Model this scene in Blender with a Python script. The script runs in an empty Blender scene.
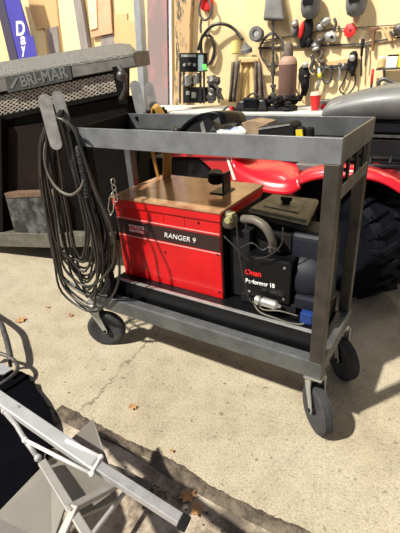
import bpy, bmesh, math, random
from mathutils import Vector, Matrix, noise
random.seed(7)
C = bpy.context.scene.collection
# ------------------------------------------------------------------ camera
CAM = dict(c=(0.2826, -1.1356, 1.2896), yaw=-0.5865, pitch=-0.4649, roll=-0.065, f=414.77)
def cam_axes():
    y, p, r = CAM['yaw'], CAM['pitch'], CAM['roll']
    f = Vector((math.sin(y)*math.cos(p), math.cos(y)*math.cos(p), math.sin(p)))
    a = Vector((math.cos(y), -math.sin(y), 0)); u = a.cross(f)
    return a*math.cos(r)+u*math.sin(r), -a*math.sin(r)+u*math.cos(r), f
R_, U_, F_ = cam_axes(); CC = Vector(CAM['c'])
cd = bpy.data.cameras.new('camera'); co = bpy.data.objects.new('camera', cd); C.objects.link(co)
cd.lens = CAM['f']/533*36; cd.sensor_width = 36; cd.clip_start = .02
co.matrix_world = Matrix(((R_.x, U_.x, -F_.x, CC.x), (R_.y, U_.y, -F_.y, CC.y), (R_.z, U_.z, -F_.z, CC.z), (0, 0, 0, 1)))
bpy.context.scene.camera = co
# planes of the place: (point, normal pointing away from the viewer)
def PY(v): return (Vector((0, v, 0)), Vector((0, 1, 0)))
def PZ(v): return (Vector((0, 0, v)), Vector((0, 0, -1)))
def PX(v): return (Vector((v, 0, 0)), Vector((-1, 0, 0)))
_ta, _tb = Vector((-2.6, .55, 0)), Vector((-1.1, .80, 0))
_td = (_tb-_ta).normalized(); PT = (_ta, Vector((-_td.y, _td.x, 0)))
def at(px, py, pl, off=0):
    d = F_*CAM['f'] + R_*(px-200) - U_*(py-266.5)
    p, n = pl; t = ((p+n*off)-CC).dot(n)/d.dot(n)
    return CC + d*t
# ------------------------------------------------------------------ materials
def mat(name, col, rough=.6, metal=0., var=.0, vscale=8., col2=None, bump=0., bscale=40., spec=None, coat=0., stretch=None, emis=None, thr=None):
    m = bpy.data.materials.new(name); m.use_nodes = True
    nt = m.node_tree; b = nt.nodes['Principled BSDF']
    b.inputs['Roughness'].default_value = rough; b.inputs['Metallic'].default_value = metal
    if spec is not None: b.inputs['Specular IOR Level'].default_value = spec
    if coat: b.inputs['Coat Weight'].default_value = coat; b.inputs['Coat Roughness'].default_value = .12
    c1 = (*col, 1)
    b.inputs['Base Color'].default_value = c1
    tc = nt.nodes.new('ShaderNodeTexCoord'); src = tc.outputs['Object']
    if stretch:
        mp = nt.nodes.new('ShaderNodeMapping'); mp.inputs['Scale'].default_value = stretch
        nt.links.new(src, mp.inputs['Vector']); src = mp.outputs['Vector']
    if var or col2:
        n = nt.nodes.new('ShaderNodeTexNoise'); n.inputs['Scale'].default_value = vscale; n.inputs['Detail'].default_value = 6; n.inputs['Roughness'].default_value = .65
        nt.links.new(src, n.inputs['Vector'])
        r = nt.nodes.new('ShaderNodeValToRGB'); lo, hi = thr or (.35, .65)
        r.color_ramp.elements[0].position = lo; r.color_ramp.elements[1].position = hi
        r.color_ramp.elements[0].color = (*(c*(1-var) for c in col), 1)
        r.color_ramp.elements[1].color = (*(col2 if col2 else tuple(min(1, c*(1+var)) for c in col)), 1)
        nt.links.new(n.outputs['Fac'], r.inputs['Fac']); nt.links.new(r.outputs['Color'], b.inputs['Base Color'])
    if bump:
        n2 = nt.nodes.new('ShaderNodeTexNoise'); n2.inputs['Scale'].default_value = bscale; n2.inputs['Detail'].default_value = 5
        nt.links.new(src, n2.inputs['Vector'])
        bp = nt.nodes.new('ShaderNodeBump'); bp.inputs['Strength'].default_value = bump; bp.inputs['Distance'].default_value = .01
        nt.links.new(n2.outputs['Fac'], bp.inputs['Height']); nt.links.new(bp.outputs['Normal'], b.inputs['Normal'])
    if emis:
        b.inputs['Emission Color'].default_value = (*emis[:3], 1); b.inputs['Emission Strength'].default_value = emis[3]
    return m
M = dict(
 steel=mat('cart_steel', (.15, .16, .165), .42, .55, .25, 9, bump=.15, bscale=60),
 steel_l=mat('cart_steel_light', (.25, .265, .28), .4, .5, .2, 12, bump=.1),
 steel_d=mat('cart_steel_brown', (.065, .058, .05), .45, .5, .3, 14, bump=.15),
 bracket=mat('bare_bracket', (.45, .46, .45), .4, .6, .15, 20),
 flat=mat('hanger_flat', (.42, .41, .39), .45, .35, .25, 25, bump=.1),
 black=mat('black_paint', (.005, .005, .006), .38, 0, .3, 10, spec=.3),
 blackm=mat('black_matt', (.009, .009, .010), .75, 0, .3, 10, spec=.25),
 rubber=mat('tire_rubber', (.04, .042, .045), .8, 0, .25, 30, bump=.2, bscale=90),
 rubber_d=mat('atv_rubber', (.002, .003, .007), .7, 0, .3, 30, spec=.15),
 cable=mat('cable_jacket', (.03, .028, .024), .33, 0, .3, 30),
 cable_b=mat('cable_sleeve', (.012, .012, .012), .5, 0, .2, 30, bump=.3, bscale=120),
 red=mat('generator_red', (.60, .003, .006), .42, 0, .12, 7, coat=.2),
 redtop=mat('roof_reflection_tan', (.52, .22, .10), .2, .3, .2, 6, col2=(.68, .45, .26), coat=.4),  # reflection of the bright wall in the red top, put into this tan
 stripe=mat('stripe_brown', (.03, .012, .012), .5),
 pin=mat('pinstripe', (.75, .35, .32), .5),
 white=mat('white_paint', (.8, .8, .78), .5),
 letter=mat('white_lettering', (.85, .85, .83), .5),
 redl=mat('red_lettering', (.75, .02, .02), .5),
 aircl=mat('dusty_cleaner_lid', (.25, .235, .16), .55, .1, .4, 14, bump=.1),
 hose=mat('grey_hose', (.13, .115, .095), .5, 0, .15, 20),
 silver=mat('silver', (.6, .6, .56), .35, .8, .15, 20),
 blue=mat('blue_plastic', (.006, .035, .18), .5),
 bluedk=mat('engine_blue_black', (.004, .006, .014), .6, 0, .3, 9),
 atvred=mat('atv_red', (.55, .008, .02), .28, 0, .1, 5, coat=.6),
 atvblk=mat('atv_black', (.007, .008, .011), .5, 0, .3, 8, spec=.3),
 hood=mat('hood_grey', (.12, .125, .125), .45, 0, .15, 10, coat=.3),
 trail=mat('trailer_grey', (.17, .165, .15), .55, .2, .2, 12, bump=.1),
 tread=mat('trailer_tread', (.22, .215, .195), .5, .4, .45, 130, bump=1, bscale=130),
 plate=mat('plate_dark', (.055, .058, .055), .6, .1, .25, 25),
 platel=mat('plate_letter', (.15, .16, .155), .6, .1),
 mesh=mat('screen_steel', (.42, .37, .31), .5, .4, .35, 25),
 tblack=mat('trailer_black', (.004, .0035, .003), .6, 0, .4, 6, spec=.12),
 tbrown=mat('trailer_rust', (.009, .0045, .003), .7, 0, .6, 3, bump=.1, spec=.2),
 galv=mat('pitted_white_steel', (.03, .032, .034), .5, .2, .2, 14, col2=(.2, .21, .21), bump=.2, thr=(.42, .75)),
 rust=mat('rust_edge', (.15, .09, .055), .8, 0, .3, 25),
 barm=mat('dusty_bar', (.12, .115, .09), .65, .1, .3, 16, bump=.2),
 ply=mat('wall_plywood', (.72, .53, .27), .7, 0, .12, 1.2, col2=(.82, .64, .37), bump=.05, stretch=(1, 1, .25)),
 ply2=mat('wall_plywood_pale', (.88, .72, .40), .7, 0, .06, 2),
 board=mat('tan_board', (.66, .42, .20), .7, 0, .12, 3, stretch=(1, 1, .2)),
 pinkb=mat('pink_board', (.66, .36, .22), .75, 0, .15, 5),
 stud=mat('grey_stud', (.26, .23, .22), .8, 0, .2, 10, stretch=(3, 3, .4)),
 polem=mat('grey_pole', (.42, .44, .46), .45, .3, .1, 10),
 pinkp=mat('stained_plank', (.30, .23, .22), .75, 0, .2, 4, col2=(.50, .20, .24), stretch=(1, 1, .5), thr=(.5, .7)),
 bark=mat('weathered_post', (.62, .42, .22), .9, 0, .2, 18, col2=(.10, .09, .06), bump=.6, stretch=(1, 1, .3), thr=(.52, .6)),
 signb=mat('sign_blue', (.08, .07, .42), .5, 0, .1, 5),
 signk=mat('sign_edge', (.07, .06, .1), .6),
 bench=mat('bench_top', (.55, .56, .54), .55, .1, .12, 6, bump=.1),
 benchf=mat('bench_leg', (.12, .09, .06), .8),
 tank=mat('cylinder_brown', (.15, .08, .062), .6, 0, .15, 9),
 tankc=mat('cylinder_shoulder', (.34, .21, .155), .6, 0, .1, 9),
 cupr=mat('cup_red', (.72, .02, .02), .5),
 lid=mat('cup_lid', (.75, .6, .45), .5),
 canvas=mat('canvas', (.62, .45, .2), .85, 0, .2, 7, bump=.3),
 leather=mat('dark_leather', (.12, .09, .07), .8, 0, .4, 12, bump=.3),
 bagg=mat('grey_bag', (.14, .14, .14), .8, 0, .2, 12),
 toolg=mat('tool_grey', (.11, .105, .10), .45, .5, .4, 30),
 tooll=mat('tool_light', (.5, .5, .47), .4, .6, .3, 30),
 wood=mat('brown_wood', (.2, .09, .04), .6, 0, .2, 10),
 woodl=mat('light_wood', (.62, .42, .2), .7, 0, .15, 10),
 yellow=mat('yellow', (.75, .6, .03), .5),
 green=mat('tag_green', (.15, .7, .15), .5),  # own green of the small hanging tag
 copper=mat('yellow_cable', (.45, .25, .05), .45, .2),
 alu=mat('white_aluminium', (.50, .51, .51), .42, .25, .08, 12),
 alud=mat('worn_aluminium', (.50, .50, .50), .4, .4, .15, 20),
 beige=mat('beige_enamel', (.27, .255, .22), .5, .1, .06, 5),
 beiged=mat('beige_tube', (.32, .31, .28), .45, .1, .08, 8),
 mat_=mat('sheet_near_black', (.0025, .0025, .004), 1, 0, .3, 8, spec=.05),
 leaf=mat('dry_leaf', (.50, .27, .12), .8, 0, .3, 40),
 dirt=mat('joint_dirt', (.125, .10, .072), .95, 0, .5, 25, bump=1, bscale=70),
 paper=mat('paper', (.75, .76, .72), .6), boxw=mat('scuffed_box', (.25, .2, .15), .6, 0, .3, 20, col2=(.5, .45, .35)),
)
# ------------------------------------------------------------------ mesh builder
ORG = {}
class MB:
    def __init__(s): s.bm = bmesh.new()
    def face(s, vs):
        try: s.bm.faces.new(vs)
        except ValueError: pass
    def hexa(s, b, t):   # bottom loop & top loop of equal length
        vb = [s.bm.verts.new(p) for p in b]; vt = [s.bm.verts.new(p) for p in t]; n = len(vb)
        s.face(vb[::-1]); s.face(vt)
        for i in range(n): s.face([vb[i], vb[(i+1) % n], vt[(i+1) % n], vt[i]])
        return s
    def box(s, x0, x1, y0, y1, z0, z1):
        return s.hexa([(x0, y0, z0), (x1, y0, z0), (x1, y1, z0), (x0, y1, z0)], [(x0, y0, z1), (x1, y0, z1), (x1, y1, z1), (x0, y1, z1)])
    def bar(s, a, b, w, h=None, up=(0, 0, 1)):   # rectangular bar a->b
        a, b = Vector(a), Vector(b); h = h or w; d = (b-a).normalized(); up = Vector(up)
        if abs(d.dot(up)) > .95: up = Vector((0, 1, 0))
        sx = d.cross(up).normalized()*w/2; sz = sx.cross(d).normalized()*h/2
        q = [-sx-sz, sx-sz, sx+sz, -sx+sz]
        return s.hexa([a+v for v in q], [b+v for v in q])
    def prism(s, pts, n, depth):
        n = Vector(n)*depth
        return s.hexa([Vector(p) for p in pts], [Vector(p)+n for p in pts])
    def px(s, pts, pl, depth, off=0):
        return s.prism([at(x, y, pl, off) for x, y in pts], pl[1], depth)
    def rest(s, z):      # let the thing stand on height z
        for v in s.bm.verts: v.co.z = max(v.co.z, z)
        return s
    def tube(s, pts, r, seg=8, closed=False, caps=True):
        pts = [Vector(p) for p in pts]; n = len(pts); rings = []; prev = None
        for i, p in enumerate(pts):
            if closed: d = (pts[(i+1) % n]-pts[i-1])
            else: d = (pts[min(i+1, n-1)]-pts[max(i-1, 0)])
            d = d.normalized() if d.length > 1e-9 else Vector((0, 0, 1))
            if prev is None:
                a = d.orthogonal().normalized()
            else:
                a = prev-d*prev.dot(d); a = a.normalized() if a.length > 1e-6 else d.orthogonal().normalized()
            prev = a; b = d.cross(a)
            rr = r[i] if isinstance(r, (list, tuple)) else r
            rings.append([s.bm.verts.new(p+(a*math.cos(t)+b*math.sin(t))*rr) for t in [2*math.pi*k/seg for k in range(seg)]])
        for i in range(n if closed else n-1):
            A, B = rings[i], rings[(i+1) % n]
            for k in range(seg): s.face([A[k], A[(k+1) % seg], B[(k+1) % seg], B[k]])
        if not closed and caps: s.face(rings[0][::-1]); s.face(rings[-1])
        return s
    def spline(s, ctl, r, seg=8, closed=False, n=8):
        return s.tube(cr(ctl, n, closed), r, seg, closed)
    def lathe(s, prof, c, axis=(0, 0, 1), seg=24):   # prof: (radius, height along the axis)
        c = Vector(c); ax = Vector(axis).normalized(); a = ax.orthogonal().normalized(); b = ax.cross(a); rings = []
        for r, h in prof:
            rings.append([s.bm.verts.new(c+ax*h+(a*math.cos(t)+b*math.sin(t))*max(r, 1e-4)) for t in [2*math.pi*k/seg for k in range(seg)]])
        for A, B in zip(rings, rings[1:]):
            for k in range(seg): s.face([A[k], A[(k+1) % seg], B[(k+1) % seg], B[k]])
        s.face(rings[0][::-1]); s.face(rings[-1]); return s
    def blob(s, c, r, seg=14, squash=0, seed=0, amp=0., rot=0):
        c = Vector(c); r = Vector(r) if not isinstance(r, (int, float)) else Vector((r, r, r)); rings = []
        rm = Matrix.Rotation(rot, 3, 'Y')
        for i in range(1, seg):
            th = math.pi*i/seg; row = []
            for k in range(seg):
                ph = 2*math.pi*k/seg
                v = Vector((math.sin(th)*math.cos(ph), math.sin(th)*math.sin(ph), math.cos(th)))
                q = 1+amp*noise.noise(v*2.3+Vector((seed, 0, 0)))
                row.append(s.bm.verts.new(c+rm@Vector((v.x*r.x*q, v.y*r.y*q, v.z*r.z*q))))
            rings.append(row)
        for A, B in zip(rings, rings[1:]):
            for k in range(seg): s.face([A[k], B[k], B[(k+1) % seg], A[(k+1) % seg]])
        s.face(rings[0]); s.face(rings[-1][::-1]); return s
    def build(s, name, m, parent=None, bevel=0., smooth=False, sub=0, seg=2):
        bmesh.ops.recalc_face_normals(s.bm, faces=s.bm.faces[:])
        me = bpy.data.meshes.new(name)
        o = bpy.data.objects.new(name, me); C.objects.link(o)
        if parent is not None:
            org = ORG[parent.name]; bmesh.ops.translate(s.bm, verts=s.bm.verts[:], vec=-org)
            o.parent = parent; ORG[o.name] = org
        else:
            vs = [v.co for v in s.bm.verts]
            org = Vector(((min(v.x for v in vs)+max(v.x for v in vs))/2, (min(v.y for v in vs)+max(v.y for v in vs))/2, min(v.z for v in vs)))
            bmesh.ops.translate(s.bm, verts=s.bm.verts[:], vec=-org); o.location = org; ORG[o.name] = org
        s.bm.to_mesh(me); s.bm.free(); me.materials.append(m)
        if smooth:
            for p in me.polygons: p.use_smooth = True
            if smooth != 'all':
                try: me.set_sharp_from_angle(angle=math.radians(40))
                except Exception: pass
        if bevel:
            bv = o.modifiers.new('bevel', 'BEVEL'); bv.width = bevel; bv.segments = seg; bv.limit_method = 'ANGLE'; bv.angle_limit = math.radians(35)
        if sub:
            sb = o.modifiers.new('sub', 'SUBSURF'); sb.levels = sub; sb.render_levels = sub
        return o
def cr(ctl, n=8, closed=False):
    P = [Vector(p) for p in ctl]; out = []; m = len(P)
    for i in range(m if closed else m-1):
        p0 = P[i-1] if (closed or i > 0) else P[0]*2-P[1]
        p1 = P[i]; p2 = P[(i+1) % m]
        p3 = P[(i+2) % m] if (closed or i+2 < m) else p2*2-p1
        for k in range(n):
            t = k/n
            out.append(.5*((2*p1)+(p2-p0)*t+(2*p0-5*p1+4*p2-p3)*t*t+(3*p1-p0-3*p2+p3)*t**3))
    if not closed: out.append(P[-1])
    return out
def tag(o, label, cat, group=None, kind=None):
    o['label'] = label; o['category'] = cat
    if group: o['group'] = group
    if kind: o['kind'] = kind
    return o
def thing(name, label, cat, loc, group=None):
    o = bpy.data.objects.new(name, None); C.objects.link(o); o.location = loc; o.empty_display_size = .05
    ORG[o.name] = Vector(loc); return tag(o, label, cat, group)
def struct(o): o['kind'] = 'structure'; return o
def text(s, a, b, height, pl, m, parent, name='lettering', off=-.002, shear=0., bold=0., up=None, depth=.0008):
    """letters between world points a and b on plane pl"""
    n = -Vector(pl[1]); a, b = Vector(a)+n*(-off), Vector(b)+n*(-off)
    xd = (b-a).normalized(); ud = n.cross(xd).normalized()
    cu = bpy.data.curves.new('t', 'FONT'); cu.body = s; cu.extrude = .02; cu.shear = shear; cu.offset = bold
    t = bpy.data.objects.new('t', cu); C.objects.link(t)
    dg = bpy.context.evaluated_depsgraph_get(); me = bpy.data.meshes.new_from_object(t.evaluated_get(dg))
    C.objects.unlink(t); bpy.data.objects.remove(t)
    xs = [v.co.x for v in me.vertices]; ys = [v.co.y for v in me.vertices]
    sx = (b-a).length/(max(xs)-min(xs)); sy = height/(max(ys)-min(ys)); x0, y0 = min(xs), min(ys)
    org = ORG[parent.name]
    for v in me.vertices: 
        v.co = a+xd*(v.co.x-x0)*sx+ud*(v.co.y-y0)*sy+n*(v.co.z/.02*depth)-org
    me.materials.clear(); me.materials.append(m)
    o = bpy.data.objects.new(name, me); C.objects.link(o); o.parent = parent; ORG[o.name] = org
    return o
def circ(c, r, a, b, n=24, t0=0, t1=2*math.pi):
    c, a, b = Vector(c), Vector(a), Vector(b)
    return [c+a*math.cos(t0+(t1-t0)*i/n)*r+b*math.sin(t0+(t1-t0)*i/n)*r for i in range(n)]
X, Y, Z = Vector((1, 0, 0)), Vector((0, 1, 0)), Vector((0, 0, 1))

# ================================================================== SETTING
def floor_mat():
    m = bpy.data.materials.new('concrete'); m.use_nodes = True; nt = m.node_tree; b = nt.nodes['Principled BSDF']
    L = nt.links.new; N = nt.nodes.new
    tc = N('ShaderNodeTexCoord'); pos = tc.outputs['Object']
    def nz(scale, det=6, rough=.6):
        n = N('ShaderNodeTexNoise'); n.inputs['Scale'].default_value = scale; n.inputs['Detail'].default_value = det; n.inputs['Roughness'].default_value = rough; L(pos, n.inputs['Vector']); return n.outputs['Fac']
    def ramp(f, els):
        r = N('ShaderNodeValToRGB'); e = r.color_ramp.elements
        while len(e) < len(els): e.new(.5)
        for i, (p, c) in enumerate(els): e[i].position = p; e[i].color = (*c, 1)
        L(f, r.inputs['Fac']); return r.outputs['Color']
    def mix(a, bb, f, typ='MIX'):
        x = N('ShaderNodeMix'); x.data_type = 'RGBA'; x.blend_type = typ
        L(a, x.inputs[6]); L(bb, x.inputs[7])
        if isinstance(f, float): x.inputs[0].default_value = f
        else: L(f, x.inputs[0])
        return x.outputs[2]
    base = ramp(nz(2.2), [(.3, (.38, .325, .23)), (.5, (.455, .40, .29)), (.7, (.51, .46, .35))])
    blot = ramp(nz(9, 8, .7), [(.35, (.62, .61, .60)), (.55, (1, 1, 1))])
    c = mix(base, blot, .35, 'MULTIPLY')
    gr = ramp(nz(140, 3, .8), [(.36, (.66, .64, .61)), (.5, (1, 1, 1)), (.66, (1.25, 1.25, 1.22))])
    c = mix(c, gr, .8, 'MULTIPLY')
    fine = ramp(nz(75, 4, .7), [(.33, (.55, .52, .5)), (.45, (1, 1, 1))])
    c = mix(c, fine, .75, 'MULTIPLY')
    spk = ramp(nz(32, 3, .5), [(.66, (1, 1, 1)), (.71, (.35, .3, .25))])
    c = mix(c, spk, .7, 'MULTIPLY')
    oil = ramp(nz(1.1, 3), [(.62, (1, 1, 1)), (.78, (.6, .58, .56))])
    c = mix(c, oil, .6, 'MULTIPLY')
    # joint + the rougher, darker old slab on the near side of it
    sx = N('ShaderNodeSeparateXYZ'); L(pos, sx.inputs[0])
    def math_(op, a, v=None, w=None):
        k = N('ShaderNodeMath'); k.operation = op
        for i, q in enumerate((a, v, w)):
            if q is None: continue
            if isinstance(q, (int, float)): k.inputs[i].default_value = q
            else: L(q, k.inputs[i])
        return k.outputs[0]
    wob = math_('MULTIPLY_ADD', nz(9, 5), .06, -.03)
    yy = math_('ADD', sx.outputs['Y'], wob)
    near = math_('LESS_THAN', yy, -.40)
    patch = ramp(nz(5, 7, .7), [(.40, (.13, .105, .08)), (.47, (.26, .21, .155)), (.53, (.44, .37, .28)), (.64, (.60, .53, .42))])
    patch = mix(patch, fine, .8, 'MULTIPLY')
    c = mix(c, patch, near)
    # crack running back from the joint
    cx = math_('MULTIPLY_ADD', nz(12, 6, .7), .16, -.08)
    xx = math_('ADD', math_('ADD', sx.outputs['X'], cx), .915)
    d = math_('ABSOLUTE', math_('MULTIPLY_ADD', sx.outputs['Y'], .09, xx))
    cr_ = math_('LESS_THAN', d, .0042)
    lim = math_('MULTIPLY', math_('GREATER_THAN', sx.outputs['Y'], -.36), math_('LESS_THAN', sx.outputs['Y'], .6))
    crk = math_('MULTIPLY', math_('MULTIPLY', cr_, lim), .7)
    dark = N('ShaderNodeRGB'); dark.outputs[0].default_value = (.13, .1, .07, 1)
    c = mix(c, dark.outputs[0], crk)
    L(c, b.inputs['Base Color']); b.inputs['Roughness'].default_value = .8
    h = math_('ADD', math_('MULTIPLY', nz(60, 6, .7), .5), nz(8, 4))
    bp = N('ShaderNodeBump'); bp.inputs['Strength'].default_value = .35; bp.inputs['Distance'].default_value = .012; L(h, bp.inputs['Height']); L(bp.outputs['Normal'], b.inputs['Normal'])
    return m
fm = floor_mat()
f = MB().box(-9, 4.5, -.40, 3.1, -.1, 0)
f.box(-9, 4.5, -4, -.40, -.1, -.008)
struct(f.build('floor', fm)); bpy.data.objects['floor'].location = (0, 0, 0)
me = bpy.data.objects['floor'].data
for v in me.vertices: v.co += ORG['floor']
WY = 3.0
struct(MB().box(-9, 4.5, WY, WY+.1, 0, 3.2).build('wall_back', M['ply']))

# dirt in the joint
mb = MB(); rows = []
nx, ny = 150, 8
for i in range(nx+1):
    x = -.98+1.9*i/nx; row = []
    for j in range(ny+1):
        t = j/ny; w = .032+.016*noise.noise(Vector((x*4, 3, 0)))
        y = -.385+.015*noise.noise(Vector((x*3, 0, 0)))+(t-.5)*2*w
        e = 1-abs(2*t-1)**2
        z = -.008+e*(.012+.012*max(0, noise.noise(Vector((x*22, y*22, 1)))) + .006*noise.noise(Vector((x*60, y*60, 5))))
        if j in (0, ny): z = -.012
        row.append(mb.bm.verts.new((x, y, z)))
    rows.append(row)
for A, B in zip(rows, rows[1:]):
    for j in range(ny): mb.face([A[j], B[j], B[j+1], A[j+1]])
tag(mb.build('joint_dirt', M['dirt'], smooth='all'), 'strip of brown dirt and crumbs filling the joint between the floor slabs', 'dirt', kind='stuff')
mb = MB()
for k in range(420):
    x = random.uniform(-1.5, .7); y = random.gauss(-.47, .05) if random.random() < .6 else random.uniform(-1.0, .7)
    if y > -.40 and random.random() < .6: continue
    if -.46 < y < -.32 or x < -.75 and y < -.3: continue
    r = random.uniform(.0015, .006)*(1 if y < -.4 else .55); z = 0 if y > -.40 else -.008
    mb.blob((x, y, z+r*.4), (r*random.uniform(.7, 1.4), r, r*.7), seg=5)
tag(mb.build('gravel_crumbs', M['dirt']), 'tiny stones and crumbs scattered over the concrete floor', 'gravel', kind='stuff')

# ================================================================== WELDING CART
L0, W0, H0, Hr, Hb, hb = -1.0, .4, 1.082, 1.012, .26, .331
BL = -1.10
cart = thing('welding_cart', 'grey welded steel rolling cart with tray top carrying the red generator', 'cart', (-.5, .2, 0))
def leg(x0, x1, y0, y1, m, lab=None):
    b = MB().box(x0, x1, y0, y1, hb-.001, Hr+.0)
    return b.build('post', M[m], cart, bevel=.003)
leg(-.045, 0, 0, .038, 'steel_d'); leg(-.045, -.004, W0-.04, W0-.002, 'steel_d')
leg(L0, L0+.035, .006, .04, 'blackm'); leg(BL+.0, BL+.035, W0-.04, W0, 'steel')
LB = -1.08   # left end of the back rail
t = .006
MB().box(L0, 0, 0, t, Hr, H0).box(L0+.01, -t, t, .03, Hr, Hr+t).build('front_rail', M['steel_l'], cart, bevel=.0015)
MB().box(LB, 0, W0-t, W0, Hr, H0).box(LB, 0, W0-.03, W0-t, Hr, Hr+t).build('back_rail', M['steel'], cart, bevel=.0015)
MB().box(-t, 0, t, W0-t, Hr, H0).build('side_rail', M['steel'], cart, bevel=.0015)
MB().prism([(L0, t, Hr), (LB, W0-t, Hr), (LB, W0-t, H0), (L0, t, H0)], (1, 0, 0), t).build('side_rail', M['tblack'], cart, bevel=.0015)
MB().prism([(L0+.004, t, Hr+.002), (-t, t, Hr+.002), (-t, W0-t, Hr+.002), (LB+.006, W0-t, Hr+.002)], (0, 0, 1), .004).build('tray_plate', M['steel'], cart)
# second rail on the right side, with hooks between
MB().box(-.008, 0, .038, W0-.04, .905, .945).build('lower_side_rail', M['steel'], cart, bevel=.0015)
for y in (.10, .20, .29):
    h = MB().bar((-.004, y, .945), (-.004, y, Hr), .022, .006, up=(1, 0, 0))
    h.tube([(.0, y, .975), (-.03, y, .975), (-.035, y, .99)], .006, 8)
    h.build('side_bracket', M['blackm'], cart)
# bottom frame
MB().box(BL, 0, 0, .05, Hb, hb).build('base_rail', M['steel'], cart, bevel=.006)
MB().box(BL, 0, W0-.05, W0, Hb, hb).build('base_rail', M['steel'], cart, bevel=.006)
MB().box(-.05, 0, .05, W0-.05, Hb+.01, hb-.001).build('base_rail', M['steel'], cart, bevel=.004)
MB().box(BL, BL+.05, .05, W0-.05, Hb+.01, hb-.001).build('base_rail', M['steel'], cart, bevel=.004)
MB().box(BL+.05, -.05, .05, W0-.05, Hb+.03, Hb+.036).build('deck_plate', M['black'], cart)
# corner plate on the front right foot
MB().box(-.06, .004, -.003, .055, Hb-.006, Hb+.0).build('caster_plate', M['bracket'], cart)
# hose hangers: arms reaching out and pairs of round ended flats
def flat_strip(p0, p1, wdt, th, nrm):
    """flat bar p0->p1 with round ends, normal nrm"""
    p0, p1, nrm = Vector(p0), Vector(p1), Vector(nrm).normalized(); d = (p1-p0).normalized(); sd = d.cross(nrm).normalized(); r = wdt/2
    nrm = sd.cross(d).normalized()
    pts = []
    for k in range(9): a = math.pi*k/8; pts.append(p0+sd*math.cos(a)*r-d*math.sin(a)*r)
    for k in range(9): a = math.pi*k/8; pts.append(p1-sd*math.cos(a)*r+d*math.sin(a)*r)
    return pts, nrm*th
def flat(mb, p0, p1, w, nrm, th=.006):
    pts, n = flat_strip(p0, p1, w, th, nrm); mb.hexa([p-n/2 for p in pts], [p+n/2 for p in pts])
nv = Vector((.55, -.83, .1))
hg = MB(); a, b = at(45, 101, PY(-.075)), at(56, 143.5, PY(-.075)); flat(hg, a, b, .046, nv); hg.build('hanger_flat', M['flat'], cart, smooth=True)
hg = MB(); a2, b2 = at(58, 97, PY(.07)), at(64, 119, PY(.07)); flat(hg, a2, b2, .046, nv); hg.build('hanger_flat', M['flat'], cart, smooth=True)
hg = MB(); hg.bar((L0+.0, .012, 1.05), (-1.10, .03, 1.06), .02); hg.bar(at(52, 125, PY(-.072)), at(62, 112, PY(.07)), .018); hg.build('hanger_arm', M['blackm'], cart)
hg = MB(); flat(hg, at(135, 86, PY(.43)), at(141, 112, PY(.43)), .046, nv); hg.build('hanger_flat', M['flat'], cart, smooth=True)
hg = MB(); flat(hg, at(149, 87, PY(.50)), at(155, 112, PY(.50)), .042, nv); hg.build('hanger_flat', M['flat'], cart, smooth=True)
hg = MB(); hg.bar((-1.03, .39, 1.06), (-.99, .47, 1.08), .018); hg.bar((-1.02, .44, 1.075), (-.95, .51, 1.09), .016); hg.build('hanger_arm', M['blackm'], cart)
# casters
WR = .094
def caster(cx, cy, n, fork_side=1):
    n = Vector((n[0], n[1], 0)).normalized(); rd = Z.cross(n)            # rolling direction
    rd = -rd; c = Vector((cx, cy, WR)); w = .021
    g = thing('caster_tmp', '', '', (0, 0, 0))
    bpy.data.objects.remove(g)
    fk = MB()
    for s in (1, -1):
        o = n*(w+.006)*s
        prof = [c+o-Z*.014+rd*.008, c+o-Z*.010-rd*.010, c+o+Z*.004-rd*.013, c+o+Z*.09+rd*.012, c+o+Z*.141+rd*.012, c+o+Z*.141+rd*.062, c+o+Z*.115+rd*.062, c+o+Z*.004+rd*.011]
        fk.hexa(prof, [q_+n*.005*s for q_ in prof])
    top = c+rd*.04+Z*.139
    fk.lathe([(.036, 0), (.036, .006), (.024, .010), (.024, .018), (.03, .022), (.03, .0268)], top, seg=20)
    fork = fk.build('caster', M['bracket'], cart, bevel=.001)
    tr = MB()
    tr.lathe([(.054, -w*.75), (.068, -w*.95), (.083, -w), (.091, -w*.78), (WR, -w*.4), (WR, w*.4), (.091, w*.78), (.083, w), (.068, w*.95), (.054, w*.75)], c, n, 40)
    for k in range(-2, 3):   # circumferential ribs
        h = k*w*.34
        tr.tube(circ(c+n*h, WR-.0005, n.orthogonal().normalized(), n.cross(n.orthogonal().normalized()), 40), .0022, 5, closed=True)
    tr.build('tire', M['rubber'], fork, smooth=True)
    hu = MB().lathe([(.016, -w*1.15), (.016, -w*.8), (.04, -w*.55), (.055, -w*.72), (.055, w*.72), (.04, w*.55), (.016, w*.8), (.016, w*1.15)], c, n, 28)
    hu.lathe([(.008, -w*1.7), (.008, w*1.7)], c, n, 10); hu.build('wheel_hub', M['blackm'], fork, smooth=True)
caster(-.01, .035, (-.72, -.70)); caster(-.005, .365, (-.66, -.75)); caster(-1.10, .055, (.42, -.9)); caster(-1.08, .35, (.3, -.95))

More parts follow.
